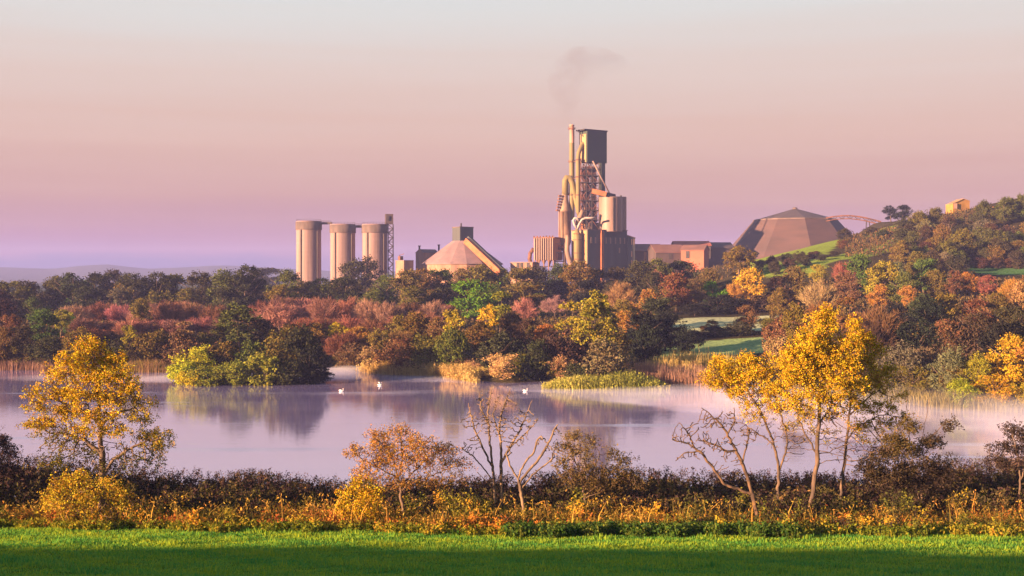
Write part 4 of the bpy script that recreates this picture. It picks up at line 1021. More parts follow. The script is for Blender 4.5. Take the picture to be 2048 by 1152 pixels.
# the wood edge along the far shore
for kind, px, top, w_, d, col in [
    ('broad', -60, 620, 80, 400, 'darkbrown'), ('broad', 0, 606, 70, 430, 'darkbrown'), ('broad', 22, 632, 60, 360, 'brown'), ('broad', 74, 598, 54, 410, 'green'), ('broad', 90, 626, 72, 350, 'green'),
    ('tall', 122, 606, 46, 345, 'ygreen'), ('broad', 140, 632, 40, 340, 'green'), ('broad', 50, 655, 66, 310, 'darkolive'), ('broad', 5, 660, 60, 305, 'olive'), ('bush', 100, 680, 80, 288, 'darkolive'), ('bush', 40, 690, 70, 280, 'olive'),
    ('bush', -20, 690, 70, 280, 'brown'), ('bush', 160, 660, 80, 300, 'olive'), ('bush', 150, 690, 70, 275, 'darkbrown'), ('bush', 205, 690, 74, 274, 'darkbrown'), ('bush', 245, 682, 60, 280, 'darkolive'),
    ('broad', 282, 604, 62, 372, 'olive'), ('tall', 262, 650, 40, 330, 'ygreen'), ('bush', 310, 664, 74, 276, 'olive'), ('tall', 376, 640, 54, 350, 'tan'), ('bush', 362, 668, 84, 280, 'brown'), ('bush', 410, 672, 70, 285, 'olive'), ('bush', 268, 690, 50, 268, 'darkolive'),
    ('tall', 480, 610, 84, 310, 'olivegreen'), ('broad', 455, 645, 60, 300, 'olivegreen'), ('broad', 520, 640, 66, 300, 'darkolive'), ('broad', 590, 652, 66, 305, 'olive'), ('broad', 630, 652, 66, 300, 'olive'), ('broad', 672, 650, 60, 300, 'gold'),
    ('broad', 716, 655, 56, 295, 'orange'), ('tall', 760, 650, 44, 290, 'olive'), ('bush', 660, 690, 80, 272, 'olive'), ('bush', 705, 690, 70, 268, 'brown'), ('bush', 748, 690, 64, 262, 'tan'), ('willow', 752, 712, 40, 246, 'straw'),
    ('broad', 790, 636, 74, 320, 'olive'), ('broad', 838, 632, 78, 310, 'olive'), ('broad', 880, 640, 66, 300, 'brown'), ('tall', 908, 618, 62, 330, 'yellow'), ('bush', 800, 680, 90, 270, 'brown'), ('bush', 850, 675, 90, 268, 'olive'), ('bush', 905, 668, 90, 266, 'olivegreen'),
    ('broad', 946, 562, 88, 430, 'bright'), ('tall', 1000, 580, 62, 400, 'ygreen'), ('tall', 975, 612, 50, 340, 'gold'), ('twig', 1050, 592, 54, 400, 'pink'), ('broad', 1074, 590, 50, 390, 'ygreen'), ('twig', 1110, 590, 44, 410, 'pink'),
    ('broad', 1020, 630, 70, 310, 'brown'), ('broad', 960, 648, 70, 290, 'olive'), ('bush', 1000, 672, 90, 262, 'darkolive'), ('broad', 1060, 640, 60, 300, 'darkbrown'), ('tall', 1086, 636, 40, 285, 'orange'), ('tall', 1066, 650, 30, 268, 'olive'),
    ('tall', 1150, 600, 66, 300, 'ygreen'), ('tall', 1188, 588, 92, 296, 'ygreen'), ('tall', 1222, 596, 56, 300, 'olive'), ('bush', 1120, 665, 90, 270, 'darkbrown'), ('bush', 1165, 672, 80, 272, 'darkbrown'), ('bush', 1075, 690, 80, 252, 'darkolive'),
    ('twig', 1240, 560, 60, 430, 'tan'), ('broad', 1290, 584, 66, 410, 'orange'), ('tall', 1315, 540, 36, 440, 'russet'), ('broad', 1250, 606, 60, 350, 'olive'), ('broad', 1258, 626, 66, 330, 'orange'), ('broad', 1312, 598, 92, 325, 'darkolive'), ('broad', 1285, 625, 90, 300, 'dark'),
    ('broad', 1330, 630, 70, 290, 'dark'), ('bush', 1290, 655, 90, 280, 'dark'), ('bush', 1372, 655, 66, 284, 'dark'), ('broad', 1352, 565, 62, 420, 'olive'), ('broad', 1390, 560, 56, 410, 'brown'),
    ('bush', 1216, 660, 96, 245, 'olive'), ('bush', 1205, 690, 110, 235, 'grey'), ('tall', 1194, 662, 46, 240, 'olive'), ('bush', 1130, 715, 70, 236, 'tan'), ('bush', 1105, 715, 60, 238, 'olive'), ('bush', 1160, 730, 80, 228, 'darkolive'), ('bush', 1040, 728, 70, 236, 'dark'),
    ('willow', 1008, 705, 96, 221, 'straw'), ('willow', 1040, 712, 50, 224, 'ygreen'), ('willow', 965, 740, 60, 219, 'straw'),
    ('broad', 1430, 566, 54, 405, 'bright'), ('broad', 1500, 544, 66, 430, 'yellow'), ('broad', 1465, 560, 44, 425, 'dark'), ('twig', 1480, 556, 50, 415, 'orange'), ('bush', 1440, 606, 90, 352, 'dark'), ('bush', 1500, 600, 90, 356, 'darkbrown'), ('bush', 1550, 596, 80, 358, 'darkbrown'), ('bush', 1390, 612, 60, 350, 'dark'),
    ('tall', 1424, 640, 30, 296, 'olive'), ('tall', 1408, 650, 22, 295, 'orange'), ('broad', 1492, 612, 52, 296, 'brown'), ('bush', 1430, 674, 60, 291, 'dark'), ('bush', 1480, 668, 70, 292, 'darkolive'), ('bush', 1540, 655, 70, 294, 'olive'), ('bush', 1390, 680, 40, 288, 'dark'),
    # wood on the slope towards the hill
    ('broad', 1552, 556, 54, 420, 'darkbrown'), ('broad', 1588, 540, 70, 405, 'olive'), ('broad', 1560, 580, 50, 390, 'olive'), ('twig', 1690, 520, 46, 420, 'russet'), ('broad', 1636, 530, 36, 425, 'ygreen'), ('twig', 1640, 556, 70, 390, 'tan'), ('broad', 1690, 548, 60, 395, 'brown'),
    ('broad', 1722, 516, 66, 410, 'green'), ('broad', 1764, 528, 66, 400, 'ygreen'), ('broad', 1848, 520, 62, 405, 'green'), ('broad', 1806, 548, 66, 385, 'olivegreen'), ('broad', 1868, 546, 60, 385, 'olive'), ('tall', 1906, 540, 36, 400, 'brown'),
    ('broad', 1934, 548, 44, 375, 'orange'), ('broad', 1976, 552, 44, 372, 'russet'), ('twig', 2030, 556, 60, 370, 'orange'), ('broad', 2034, 570, 66, 340, 'tan'), ('broad', 2090, 560, 80, 345, 'brown'), ('broad', 1994, 590, 60, 330, 'olive'), ('broad', 1950, 600, 60, 325, 'brown'),
    ('broad', 1758, 572, 40, 350, 'orange'), ('broad', 1812, 576, 44, 352, 'orange'), ('tall', 1700, 590, 60, 335, 'brown'), ('twig', 1640, 600, 80, 335, 'brown'), ('twig', 1760, 606, 90, 320, 'brown'), ('broad', 1838, 592, 70, 325, 'darkolive'), ('broad', 1888, 590, 66, 330, 'olive'),
    ('tall', 1590, 610, 60, 315, 'olive'), ('bush', 1560, 640, 80, 300, 'brown'), ('broad', 1800, 612, 70, 300, 'dark'), ('broad', 1860, 606, 84, 295, 'dark'), ('twig', 1740, 636, 90, 285, 'darkbrown'), ('tall', 1905, 620, 60, 285, 'brown'), ('broad', 1960, 632, 80, 280, 'darkbrown'), ('broad', 2030, 615, 90, 285, 'darkolive'),
    ('bush', 1830, 650, 100, 268, 'dark'), ('bush', 1920, 650, 100, 262, 'darkbrown'), ('bush', 2000, 655, 100, 258, 'dark'), ('bush', 1620, 650, 90, 290, 'brown'), ('bush', 1690, 660, 90, 270, 'darkbrown'), ('bush', 1560, 678, 70, 270, 'tan'), ('bush', 1620, 690, 70, 262, 'brown'),
    ('willow', 1800, 694, 100, 222, 'grey'), ('willow', 1850, 690, 90, 215, 'grey'), ('bush', 1760, 700, 90, 232, 'darkolive'), ('willow', 1900, 700, 90, 208, 'grey'), ('willow', 1820, 730, 90, 205, 'olive'), ('bush', 1700, 700, 90, 238, 'darkbrown'), ('willow', 1770, 745, 80, 202, 'grey'),
    ('willow', 1912, 722, 70, 184, 'olive'), ('willow', 1950, 714, 70, 182, 'ygreen')]:
    tree(kind, px, top, w_ * 1.08, d, col, belt_place(px), fit=not (1375 < px < 1560 and top > 592))
tree('broad', 2014, 676, 104, 178, 'gold', belt_place(2014), label='big orange gold tree leaning over the misty inlet at the far bank', noun='golden bank tree')
tree('broad', 2070, 690, 90, 180, 'orange', belt_place(2014)); tree('willow', 1985, 748, 90, 173, 'gold', belt_place(2014), label='low golden shrub at the water under the big orange gold tree')
tree('willow', 1925, 760, 70, 174, 'ygreen', belt_place(2014), label='pale yellow green shrub dipping into the misty inlet'); tree('willow', 2040, 765, 80, 169, 'yellow', belt_place(2014), label='yellow waterside shrub at the very edge of the view')

# hill: hedges and scrub
for px, top, w_, d, col in [(1520, 521, 32, 480, 'darkolive'), (1545, 515, 34, 485, 'darkbrown'), (1572, 508, 34, 492, 'darkolive'), (1600, 504, 36, 500, 'darkolive'), (1630, 503, 36, 505, 'darkbrown'), (1550, 524, 34, 470, 'darkolive'), (1580, 518, 36, 476, 'darkbrown'), (1610, 513, 34, 484, 'darkolive'), (1645, 509, 30, 494, 'darkolive'), (1668, 503, 30, 506, 'darkolive'),
                            (1688, 458, 40, 590, 'darkolive'), (1742, 456, 40, 600, 'darkolive'), (1684, 480, 28, 545, 'brown'), (1768, 466, 40, 572, 'darkolive')]:
    tree('bush', px, top, w_ * .92, d, col, 'in the bright field hedge', noun='bush', near=.95, far=1.05)
tree('broad', 1782, 413, 34, 640, 'dark', 'on the crest', label='dark tree standing on the crest where the arched conveyor lands', group='crest trees'); tree('broad', 1806, 411, 36, 645, 'dark', 'on the crest', label='twin dark tree on the crest, nearer the ochre barn', group='crest trees')
for i in range(66):
    row = i % 7; u = (i // 7 + random.random()) / 10
    px = 1792 - row * 2 + u * (310 + row * 2); f = row / 6
    crest = np.interp(px, [1690, 1750, 1800, 1850, 1905, 1950, 2000, 2060, 2120], [470, 456, 440, 426, 418, 412, 402, 390, 376]); foot = np.interp(px, [1690, 1790, 1900, 1950, 2120], [505, 522, 520, 500, 494])
    if row < 1 and 1895 < px < 1950: continue
    top = crest + (foot - crest) * f + jit(5); d = 585 - 110 * f
    if px > 1985 and abs(top - 425) < 12: continue
    tree('bush' if random.random() < .7 else 'broad', px, top, 46 + jit(10), d + jit(6), random.choice(['darkolive', 'darkolive', 'olivegreen', 'olivegreen', 'olive', 'grey', 'darkbrown']),
         'on the hill ' + ('near the top' if f < .3 else 'mid slope' if f < .7 else 'low down') + (' below the barn' if 1850 < px < 1960 else ' by the bright fields' if px <= 1850 else ' beyond the barn'), noun='bush')
for px in (1960, 1990, 2020, 2050): tree('bush', px, 517 + jit(2), 34, 468, 'darkbrown', 'above the shaded field', noun='bush', near=.97, far=1.06)

# the island, its sunlit and shaded ends put into the bush colours
for px, top, w_, dd, col, lab in [(368, 726, 58, 214, 'lime', 'bright yellow green bush at the sunlit tip of the island'), (402, 700, 66, 217, 'lime', 'yellow green bush next to the sunlit island tip'), (440, 690, 74, 219, 'olive', 'olive bush rising behind the sunlit island tip'),
                                  (420, 735, 64, 212, 'limegreen', 'low yellow green bush on the near water edge of the island'), (470, 726, 66, 212, 'limegreen', 'low olive bush at the middle of the island edge'), (505, 690, 70, 219, 'olivegreen', 'tall olive green bush in the centre of the island'),
                                  (525, 712, 66, 212, 'limegreen', 'lime flecked bush on the near side of the island centre'), (560, 668, 76, 219, 'olive', 'tallest bush of the island, olive with brown tips'), (570, 722, 64, 213, 'darkolive', 'shaded dark bush on the near side of the island'),
                                  (602, 664, 70, 219, 'darkolive', 'tall dark bush towards the shaded end of the island'), (622, 700, 54, 215, 'dark', 'blackish bush at the shaded tip of the island'), (640, 735, 40, 217, 'dark', 'low dark scrub trailing off the shaded island tip'), (380, 745, 54, 211.5, 'lime', 'lowest yellow bush touching the water at the island tip')]:
    tree('bush', px, top, w_ * 1.42, dd, col, '', label=lab, group='island bushes', fit=False)

# every label singles out one tree: look and place first, then its turn counted from the hill
ORD = 'first second third fourth fifth sixth seventh eighth ninth tenth eleventh twelfth thirteenth fourteenth fifteenth sixteenth seventeenth eighteenth nineteenth twentieth'.split()
by = {}
for t_ in trees:
    if t_[3] is None: by.setdefault(t_[4], []).append(t_)
for lab, ts in by.items():
    ts.sort(key=lambda q: -q[1])
    for i, q in enumerate(ts):
        l = lab if len(ts) == 1 else f'{lab}, {ORD[i]} from the hill side'
        if len(l.split()) > 16: l = l.replace('inside the wood ', 'inner ').replace(' from the hill side', ' from the hill').replace('hazy ', '').replace('on the hill near the top', 'high on the hill').replace('below the ', 'below ').replace('under the ', 'under ').replace('at the ', 'at ').replace('in the ', 'in ')
        tag(q[0], l.strip(), q[6].split()[-1], q[5])
for q in trees:
    if q[3]: tag(q[0], q[3], q[6].split()[-1], q[5])
print('TREES', len(trees)); [print('LONG', q[0]['label']) for q in trees if len(q[0]['label'].split()) > 16]

# ------------------------------------------------------------------ near trees grown towards the places their crowns fill
def resample(pl, step):
    pl = np.asarray(pl, float); out = [pl[0]]
    for a, b in zip(pl[:-1], pl[1:]):
        n = max(1, int(round(np.linalg.norm(b - a) / step)))
        out += [a + (b - a) * k / n for k in range(1, n + 1)]
    return np.array(out)


def grow(lines, att, step=.3, infl=4., kill=.4, iters=140, wig=.25, up=.05):
    nodes = []; par = []
    for pl in lines:
        r = resample(pl, step); r[1:] += rng.normal(size=(len(r) - 1, 3)) * step * .12
        if nodes:
            A = np.array(nodes); j = int(np.argmin(np.linalg.norm(A - r[0], axis=1)))
            if np.linalg.norm(A[j] - r[0]) < .8: prev = j; r = r[1:]
            else: prev = -1
        else: prev = -1
        for p in r: nodes.append(p); par.append(prev); prev = len(nodes) - 1
    kids = np.zeros(20000, int)
    A = np.array(nodes); near = np.zeros(len(att), int); nd = np.full(len(att), 1e9)
    for s in range(0, len(A), 400):
        dd = np.linalg.norm(att[:, None] - A[None, s:s + 400], axis=2); j = dd.argmin(1); m = dd[np.arange(len(att)), j]; k = m < nd; nd[k] = m[k]; near[k] = j[k] + s
    alive = nd > kill
    for it in range(iters):
        act = alive & (nd < infl)
        if not act.any(): break
        A = np.array(nodes)
        d = att[act] - A[near[act]]; d /= np.linalg.norm(d, axis=1)[:, None] + 1e-9
        ids, inv = np.unique(near[act], return_inverse=True)
        sm = np.zeros((len(ids), 3)); np.add.at(sm, inv, d)
        sm /= np.linalg.norm(sm, axis=1)[:, None] + 1e-9
        sm += rng.normal(size=sm.shape) * wig; sm[:, 2] += up; sm /= np.linalg.norm(sm, axis=1)[:, None] + 1e-9
        ok = kids[ids] < 3; ids = ids[ok]; sm = sm[ok]
        if not len(ids): break
        new = A[ids] + sm * step; b0 = len(nodes)
        for i, p in zip(ids, new): nodes.append(p); par.append(int(i)); kids[i] += 1
        if len(nodes) > 9000: break
        dd = np.linalg.norm(att[:, None] - new[None], axis=2); j = dd.argmin(1); m = dd[np.arange(len(att)), j]; k = m < nd; nd[k] = m[k]; near[k] = j[k] + b0
        alive &= nd > kill
    return np.array(nodes), np.array(par)


def wood(nodes, par, r_base, r_tip=.012, expo=.55):
    n = len(nodes); cnt = np.zeros(n); has = np.zeros(n, bool)
    ch = [[] for _ in range(n)]
    for i in range(n):
        if par[i] >= 0: ch[par[i]].append(i); has[par[i]] = True
    for i in range(n - 1, -1, -1):
        if not has[i]: cnt[i] += 1
        if par[i] >= 0: cnt[par[i]] += cnt[i]
    rad = r_tip + (r_base - r_tip) * (cnt / cnt.max()) ** expo
    V = []; Fc = []; base = 0
    start = [i for i in range(n) if par[i] < 0]
    stack = [(i, -1) for i in start]
    while stack:
        i, p = stack.pop()
        path = [p] if p >= 0 else []
        while True:
            path.append(i)
            if not ch[i]: break
            c = sorted(ch[i], key=lambda q: -cnt[q]); stack += [(q, i) for q in c[1:]]; i = c[0]
        if len(path) < 2: continue
        pts = nodes[path]; rr = rad[path].copy()
        if p >= 0: rr[0] = min(rr[0], rr[1] * 1.25)
        k = 7 if rr.max() > .05 else 4 if rr.max() > .02 else 3
        tan = np.gradient(pts, axis=0); tan /= np.linalg.norm(tan, axis=1)[:, None] + 1e-9
        u = np.cross(tan, [.13, .97, .2]); u /= np.linalg.norm(u, axis=1)[:, None] + 1e-9; v = np.cross(tan, u)
        a = np.arange(k) * 2 * np.pi / k
        rg = pts[:, None] + (u[:, None] * np.cos(a)[None, :, None] + v[:, None] * np.sin(a)[None, :, None]) * rr[:, None, None]
        V.append(rg.reshape(-1, 3)); m = len(path)
        g = np.arange(m * k).reshape(m, k) + base; g2 = np.roll(g, -1, axis=1)
        Fc.append(np.stack([g[:-1], g2[:-1], g2[1:], g[1:]], -1).reshape(-1, 4)); base += m * k
    return np.vstack(V), np.vstack(Fc), rad, has


def blobs(cl, d, per=1.0, deep=.8):
    """points filling the clumps (column, row, half width, half height[, density[, tone]]) around distance d"""
    A = []; T = []
    for c in cl:
        px, py, rx, ry = c[:4]; q = c[4] if len(c) > 4 else 1.; tn = c[5] if len(c) > 5 else 0.
        n = max(6, int(rx * ry * .16 * per * q)); s = d / F
        v = rng.normal(size=(n, 3)); v /= np.linalg.norm(v, axis=1)[:, None]; v *= rng.random((n, 1)) ** .42
        dz = rng.uniform(-1, 1) * .45 * rx * s
        A.append(np.stack([X(px, d) + v[:, 0] * rx * s * 1.05, d + dz + v[:, 1] * rx * s * deep, Z(py, d) + v[:, 2] * ry * s * .82], 1)); T.append(np.full(n, tn))
    A = np.vstack(A); T = np.concatenate(T)
    k = (wob(A[:, 0] + .9 * A[:, 2], A[:, 1] * .8 - .5 * A[:, 2], .33, 3) > -.22) | (T < 0)
    return A[k], T[k]


def near_plant(name, label, cat, d, base_px, trunk, clumps, leafcol=None, r_base=.14, leaves=5, size=(.17, .12), spread=.2, step=.3, kill=.38, second=None, bark=None, group=None, per=1.0, twig_only=False, parts=('trunk', 'crown'), min_tip=.012, infl=4., leafprob=1., wig=.25, expo=.5):
    x0 = X(base_px, d); g = gz(x0, d)
    root = empty(name, (x0, d, g), label, cat, group)
    lines = []
    for ln in trunk:
        p = []
        for i, q in enumerate(ln): p.append([X(q[0], d), d + (q[2] if len(q) > 2 else 0), Z(q[1], d)])
        if ln is trunk[0] or ln[0][1] > 1000 or (len(ln[0]) > 3): p = [[p[0][0], p[0][1], min(p[0][2] - .1, gz(p[0][0], p[0][1]) - .2)]] + p
        lines.append(p)
    att, tone = blobs(clumps, d, per)
    nodes, par = grow(lines, att, step, infl, kill, wig=wig); print(name, len(nodes))
    V, Fc, rad, has = wood(nodes, par, r_base, min_tip, expo)
    o = link(bpy.data.objects.new(parts[0], mesh_np(parts[0], V - np.array([x0, d, g]), [Fc], bark or BARK, smooth=True)), root)
    if twig_only or not leaves: return root
    # leaves: sprays at the places the shoots have grown to
    q = (rng.random(len(att)) < leafprob) & (tone >= 0); at2 = att[q]; tt = tone[q]
    sub = np.repeat(at2, 2, 0) + rng.normal(size=(2 * len(at2), 3)) * spread * .9
    Cn = np.repeat(sub, leaves, 0) + rng.normal(size=(len(sub) * leaves, 3)) * spread * .5
    tn = np.repeat(np.clip(np.repeat(tt, 2) + rng.normal(size=len(sub)) * .14, 0, 1), leaves); clump = np.repeat(rng.random(len(sub)), leaves)
    V, Fq = leaf_quads(Cn, *size)
    c = link(bpy.data.objects.new(parts[1], mesh_np(parts[1], V - np.array([x0, d, g]), [Fq], second or LEAF, np.clip(.45 * clump + .55 * rng.random(len(Cn)), 0, 1), tn)), root)
    cc = C[leafcol] if isinstance(leafcol, str) else leafcol
    c.color = (*cc, 1)
    print(name, 'nodes', len(nodes), 'leaves', len(Cn))
    return root


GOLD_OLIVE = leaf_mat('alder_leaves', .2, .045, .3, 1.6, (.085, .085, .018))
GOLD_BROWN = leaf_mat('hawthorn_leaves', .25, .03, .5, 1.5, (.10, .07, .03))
near_plant('alder_tree', 'rounded golden alder on the near bank, its lower boughs thin and olive', 'tree', 74, 203,
           [[(203, 1038), (204, 960), (201, 890), (197, 820), (190, 750), (183, 700)], [(203, 955), (225, 920), (262, 895), (300, 880)], [(202, 905), (170, 880), (130, 868)], [(200, 850), (240, 825), (275, 812)], [(199, 845), (150, 815), (110, 800)]],
           [(182, 692, 30, 18), (150, 720, 36, 20), (215, 718, 34, 20, 1, .1), (240, 745, 32, 18, 1, .15), (128, 752, 44, 18), (196, 756, 44, 22), (262, 772, 30, 16, .9, .2), (92, 786, 38, 15, .9, .1), (160, 790, 50, 20), (228, 795, 42, 20, 1, .1), (285, 806, 22, 16, .8, .3), (72, 815, 24, 10, .8, .2), (130, 826, 44, 16, .9, .1), (200, 832, 52, 18, .9, .1), (270, 835, 34, 14, .8, .35), (66, 852, 32, 12, .9, .3), (105, 848, 40, 14, .9, .2), (225, 858, 44, 12, .8, .3), (165, 862, 36, 10, .8, .3),
            (120, 880, 44, 20, .3, .8), (165, 905, 46, 24, .3, .9), (300, 872, 40, 18, .7, .35), (270, 905, 48, 22, .3, .9), (325, 890, 24, 18, .5, .7), (120, 920, 40, 20, .3, 1), (240, 930, 50, 18, .3, 1), (300, 925, 30, 14, .3, 1), (130, 900, 70, 34, .35, -1), (280, 910, 60, 30, .35, -1), (200, 900, 60, 40, .2, -1)],
           'gold', .21, 19, (.095, .068), .19, .3, .36, GOLD_OLIVE, per=.8)
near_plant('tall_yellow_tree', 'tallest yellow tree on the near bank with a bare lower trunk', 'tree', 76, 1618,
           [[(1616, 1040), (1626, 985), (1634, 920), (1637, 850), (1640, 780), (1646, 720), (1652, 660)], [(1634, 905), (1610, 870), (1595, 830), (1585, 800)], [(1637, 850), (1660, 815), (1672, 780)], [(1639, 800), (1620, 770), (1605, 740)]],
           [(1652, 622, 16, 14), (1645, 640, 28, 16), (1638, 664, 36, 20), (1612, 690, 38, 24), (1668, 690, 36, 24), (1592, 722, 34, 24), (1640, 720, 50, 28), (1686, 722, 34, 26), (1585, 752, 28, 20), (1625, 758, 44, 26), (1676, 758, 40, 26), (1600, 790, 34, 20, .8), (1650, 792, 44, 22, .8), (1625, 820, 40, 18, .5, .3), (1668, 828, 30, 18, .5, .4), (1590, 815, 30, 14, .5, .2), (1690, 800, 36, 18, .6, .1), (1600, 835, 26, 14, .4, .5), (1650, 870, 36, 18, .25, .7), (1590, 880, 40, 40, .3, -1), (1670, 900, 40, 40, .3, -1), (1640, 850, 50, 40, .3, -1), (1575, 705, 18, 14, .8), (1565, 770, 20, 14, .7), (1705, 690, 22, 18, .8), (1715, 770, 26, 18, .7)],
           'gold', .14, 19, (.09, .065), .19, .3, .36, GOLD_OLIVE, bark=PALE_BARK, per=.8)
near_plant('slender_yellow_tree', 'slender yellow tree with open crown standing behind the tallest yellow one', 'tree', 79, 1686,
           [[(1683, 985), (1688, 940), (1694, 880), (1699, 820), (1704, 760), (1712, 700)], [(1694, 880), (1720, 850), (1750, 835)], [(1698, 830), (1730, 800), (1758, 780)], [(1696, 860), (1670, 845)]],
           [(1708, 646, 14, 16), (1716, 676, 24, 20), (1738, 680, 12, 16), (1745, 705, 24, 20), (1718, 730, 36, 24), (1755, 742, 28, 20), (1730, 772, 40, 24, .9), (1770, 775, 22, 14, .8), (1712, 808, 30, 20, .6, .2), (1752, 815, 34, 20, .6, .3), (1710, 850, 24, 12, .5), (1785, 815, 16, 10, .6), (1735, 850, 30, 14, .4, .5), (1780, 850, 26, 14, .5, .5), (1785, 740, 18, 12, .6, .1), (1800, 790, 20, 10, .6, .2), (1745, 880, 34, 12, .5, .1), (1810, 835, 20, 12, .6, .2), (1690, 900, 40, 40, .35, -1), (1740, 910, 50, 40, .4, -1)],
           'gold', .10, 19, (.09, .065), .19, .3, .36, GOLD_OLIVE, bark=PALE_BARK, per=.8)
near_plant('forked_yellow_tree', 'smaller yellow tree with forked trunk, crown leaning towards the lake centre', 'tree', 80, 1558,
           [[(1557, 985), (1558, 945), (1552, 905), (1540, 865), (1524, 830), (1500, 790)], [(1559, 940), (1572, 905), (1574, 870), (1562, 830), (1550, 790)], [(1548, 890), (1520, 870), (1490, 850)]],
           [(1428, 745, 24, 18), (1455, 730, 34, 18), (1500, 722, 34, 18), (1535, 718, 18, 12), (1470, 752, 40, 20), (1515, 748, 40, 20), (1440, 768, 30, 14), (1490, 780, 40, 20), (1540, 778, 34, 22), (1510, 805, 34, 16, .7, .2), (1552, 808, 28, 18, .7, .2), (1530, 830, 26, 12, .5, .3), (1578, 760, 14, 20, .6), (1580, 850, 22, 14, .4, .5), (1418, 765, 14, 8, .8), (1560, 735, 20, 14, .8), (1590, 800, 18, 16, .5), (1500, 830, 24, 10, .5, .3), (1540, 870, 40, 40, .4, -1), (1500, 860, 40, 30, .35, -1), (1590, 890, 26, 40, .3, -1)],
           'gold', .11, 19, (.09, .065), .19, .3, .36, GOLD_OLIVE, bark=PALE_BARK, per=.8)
near_plant('hawthorn', 'spreading orange leaved hawthorn between the alder and the bare dead tree', 'tree', 76, 800,
           [[(805, 1015), (800, 975), (790, 930), (775, 895), (755, 880)], [(800, 975), (825, 945), (855, 915), (880, 900)], [(795, 955), (765, 940), (735, 925), (710, 910)], [(803, 980), (840, 960), (880, 945), (920, 930)], [(798, 960), (805, 910), (800, 870)]],
           [(792, 862, 30, 14), (760, 875, 34, 16), (830, 880, 44, 18), (735, 895, 34, 14), (780, 900, 48, 20), (845, 905, 48, 20), (705, 905, 22, 9), (890, 900, 34, 16), (750, 925, 46, 16), (810, 930, 54, 20, .8), (880, 930, 44, 16, .7, .4), (928, 925, 22, 12, .7, .6), (735, 950, 36, 16, .8), (790, 960, 46, 18, .6, .3), (860, 962, 50, 18, .6, .6), (910, 955, 26, 14, .5, .8)],
           'orange', .10, 9, (.095, .065), .18, .26, .33, GOLD_BROWN, per=.9)
near_plant('olive_shrub', 'dull olive twiggy shrub with open top between the dead trees', 'shrub', 79, 1175,
           [[(1170, 1005), (1165, 960), (1150, 920), (1140, 895)], [(1168, 980), (1185, 940), (1200, 910)], [(1172, 990), (1215, 950), (1250, 920)], [(1172, 995), (1240, 965), (1275, 945)]],
           [(1150, 872, 24, 12, .8), (1180, 880, 24, 12, .6), (1128, 895, 26, 12, .8), (1160, 905, 34, 14, .7), (1120, 925, 20, 12, .7), (1225, 905, 22, 10, .8), (1250, 920, 26, 12, .8), (1180, 935, 40, 16, .7, .5), (1225, 940, 36, 16, .8, .5), (1265, 948, 24, 12, .7, .6), (1140, 950, 36, 18, .7, .6), (1195, 965, 50, 18, .7, .8), (1250, 970, 40, 18, .7, .8)],
           (.17, .12, .045), .07, 11, (.10, .07), .18, .25, .33, GOLD_BROWN, per=1., parts=('stem', 'foliage'))
near_plant('thorn_thicket', 'dark thorny thicket with bare leader stems beside the yellow trees', 'shrub', 78, 1830,
           [[(1845, 1000), (1846, 940), (1844, 890), (1850, 840), (1860, 797)], [(1846, 900), (1868, 868), (1888, 848), (1908, 838)], [(1838, 1000, 0, 1), (1830, 950), (1822, 900), (1815, 850), (1813, 795)], [(1840, 980), (1800, 940), (1775, 900)], [(1842, 985), (1880, 950), (1895, 930)]],
           [(1785, 880, 36, 18, .8, .2), (1815, 850, 26, 16, .6, .1), (1765, 912, 40, 18, .8, .5), (1815, 900, 40, 20, .8, .5), (1855, 880, 26, 14, .7, .6), (1780, 945, 44, 20, .9, .8), (1840, 935, 46, 22, .9, .9), (1885, 920, 22, 14, .7, .9), (1890, 945, 30, 16, .9, 1), (1735, 935, 34, 20, .7, .8), (1800, 970, 60, 20, .9, 1), (1860, 970, 50, 20, .9, 1), (1895, 850, 22, 14, .4, .8), (1880, 885, 18, 10, .5, .9)],
           (.12, .09, .03), .08, 13, (.11, .075), .18, .26, .33, leaf_mat('thicket_leaves', .2, .03, .5, 1.5, (.035, .026, .022)), per=1.2, parts=('stem', 'foliage'))
near_plant('edge_shrub', 'dark spreading shrub at the view edge over the misty inlet', 'shrub', 78, 2030,
           [[(2040, 985), (2038, 930), (2030, 890), (2022, 860)], [(2039, 940), (2005, 915), (1980, 905)], [(2042, 960), (2065, 900), (2075, 860)]],
           [(2022, 858, 24, 10, .8), (2045, 870, 26, 14, .8), (1998, 895, 28, 9, .8), (2030, 898, 30, 14, .8), (2070, 880, 30, 20, .8), (1985, 915, 20, 7, .7), (2020, 925, 34, 14, .8), (2065, 920, 34, 18, .8)],
           (.05, .036, .03), .07, 11, (.11, .07), .17, .25, .33, per=1.2, parts=('stem', 'foliage'))
near_plant('dusky_shrub', 'dusky purple brown shrub at the view edge beside the alder', 'shrub', 82, -5,
           [[(0, 1000), (2, 950), (5, 900), (8, 875)], [(0, 980), (-30, 930), (-40, 890)], [(2, 985), (30, 940), (38, 915)]],
           [(8, 880, 14, 14, .9), (-20, 890, 24, 20, .9), (15, 910, 24, 18, .9), (-40, 925, 40, 22, .9), (20, 945, 26, 20, .9), (45, 950, 14, 14, .7), (-10, 960, 50, 24, .9)],
           (.055, .034, .036), .06, 13, (.11, .07), .17, .25, .33, per=1.3, parts=('stem', 'foliage'))
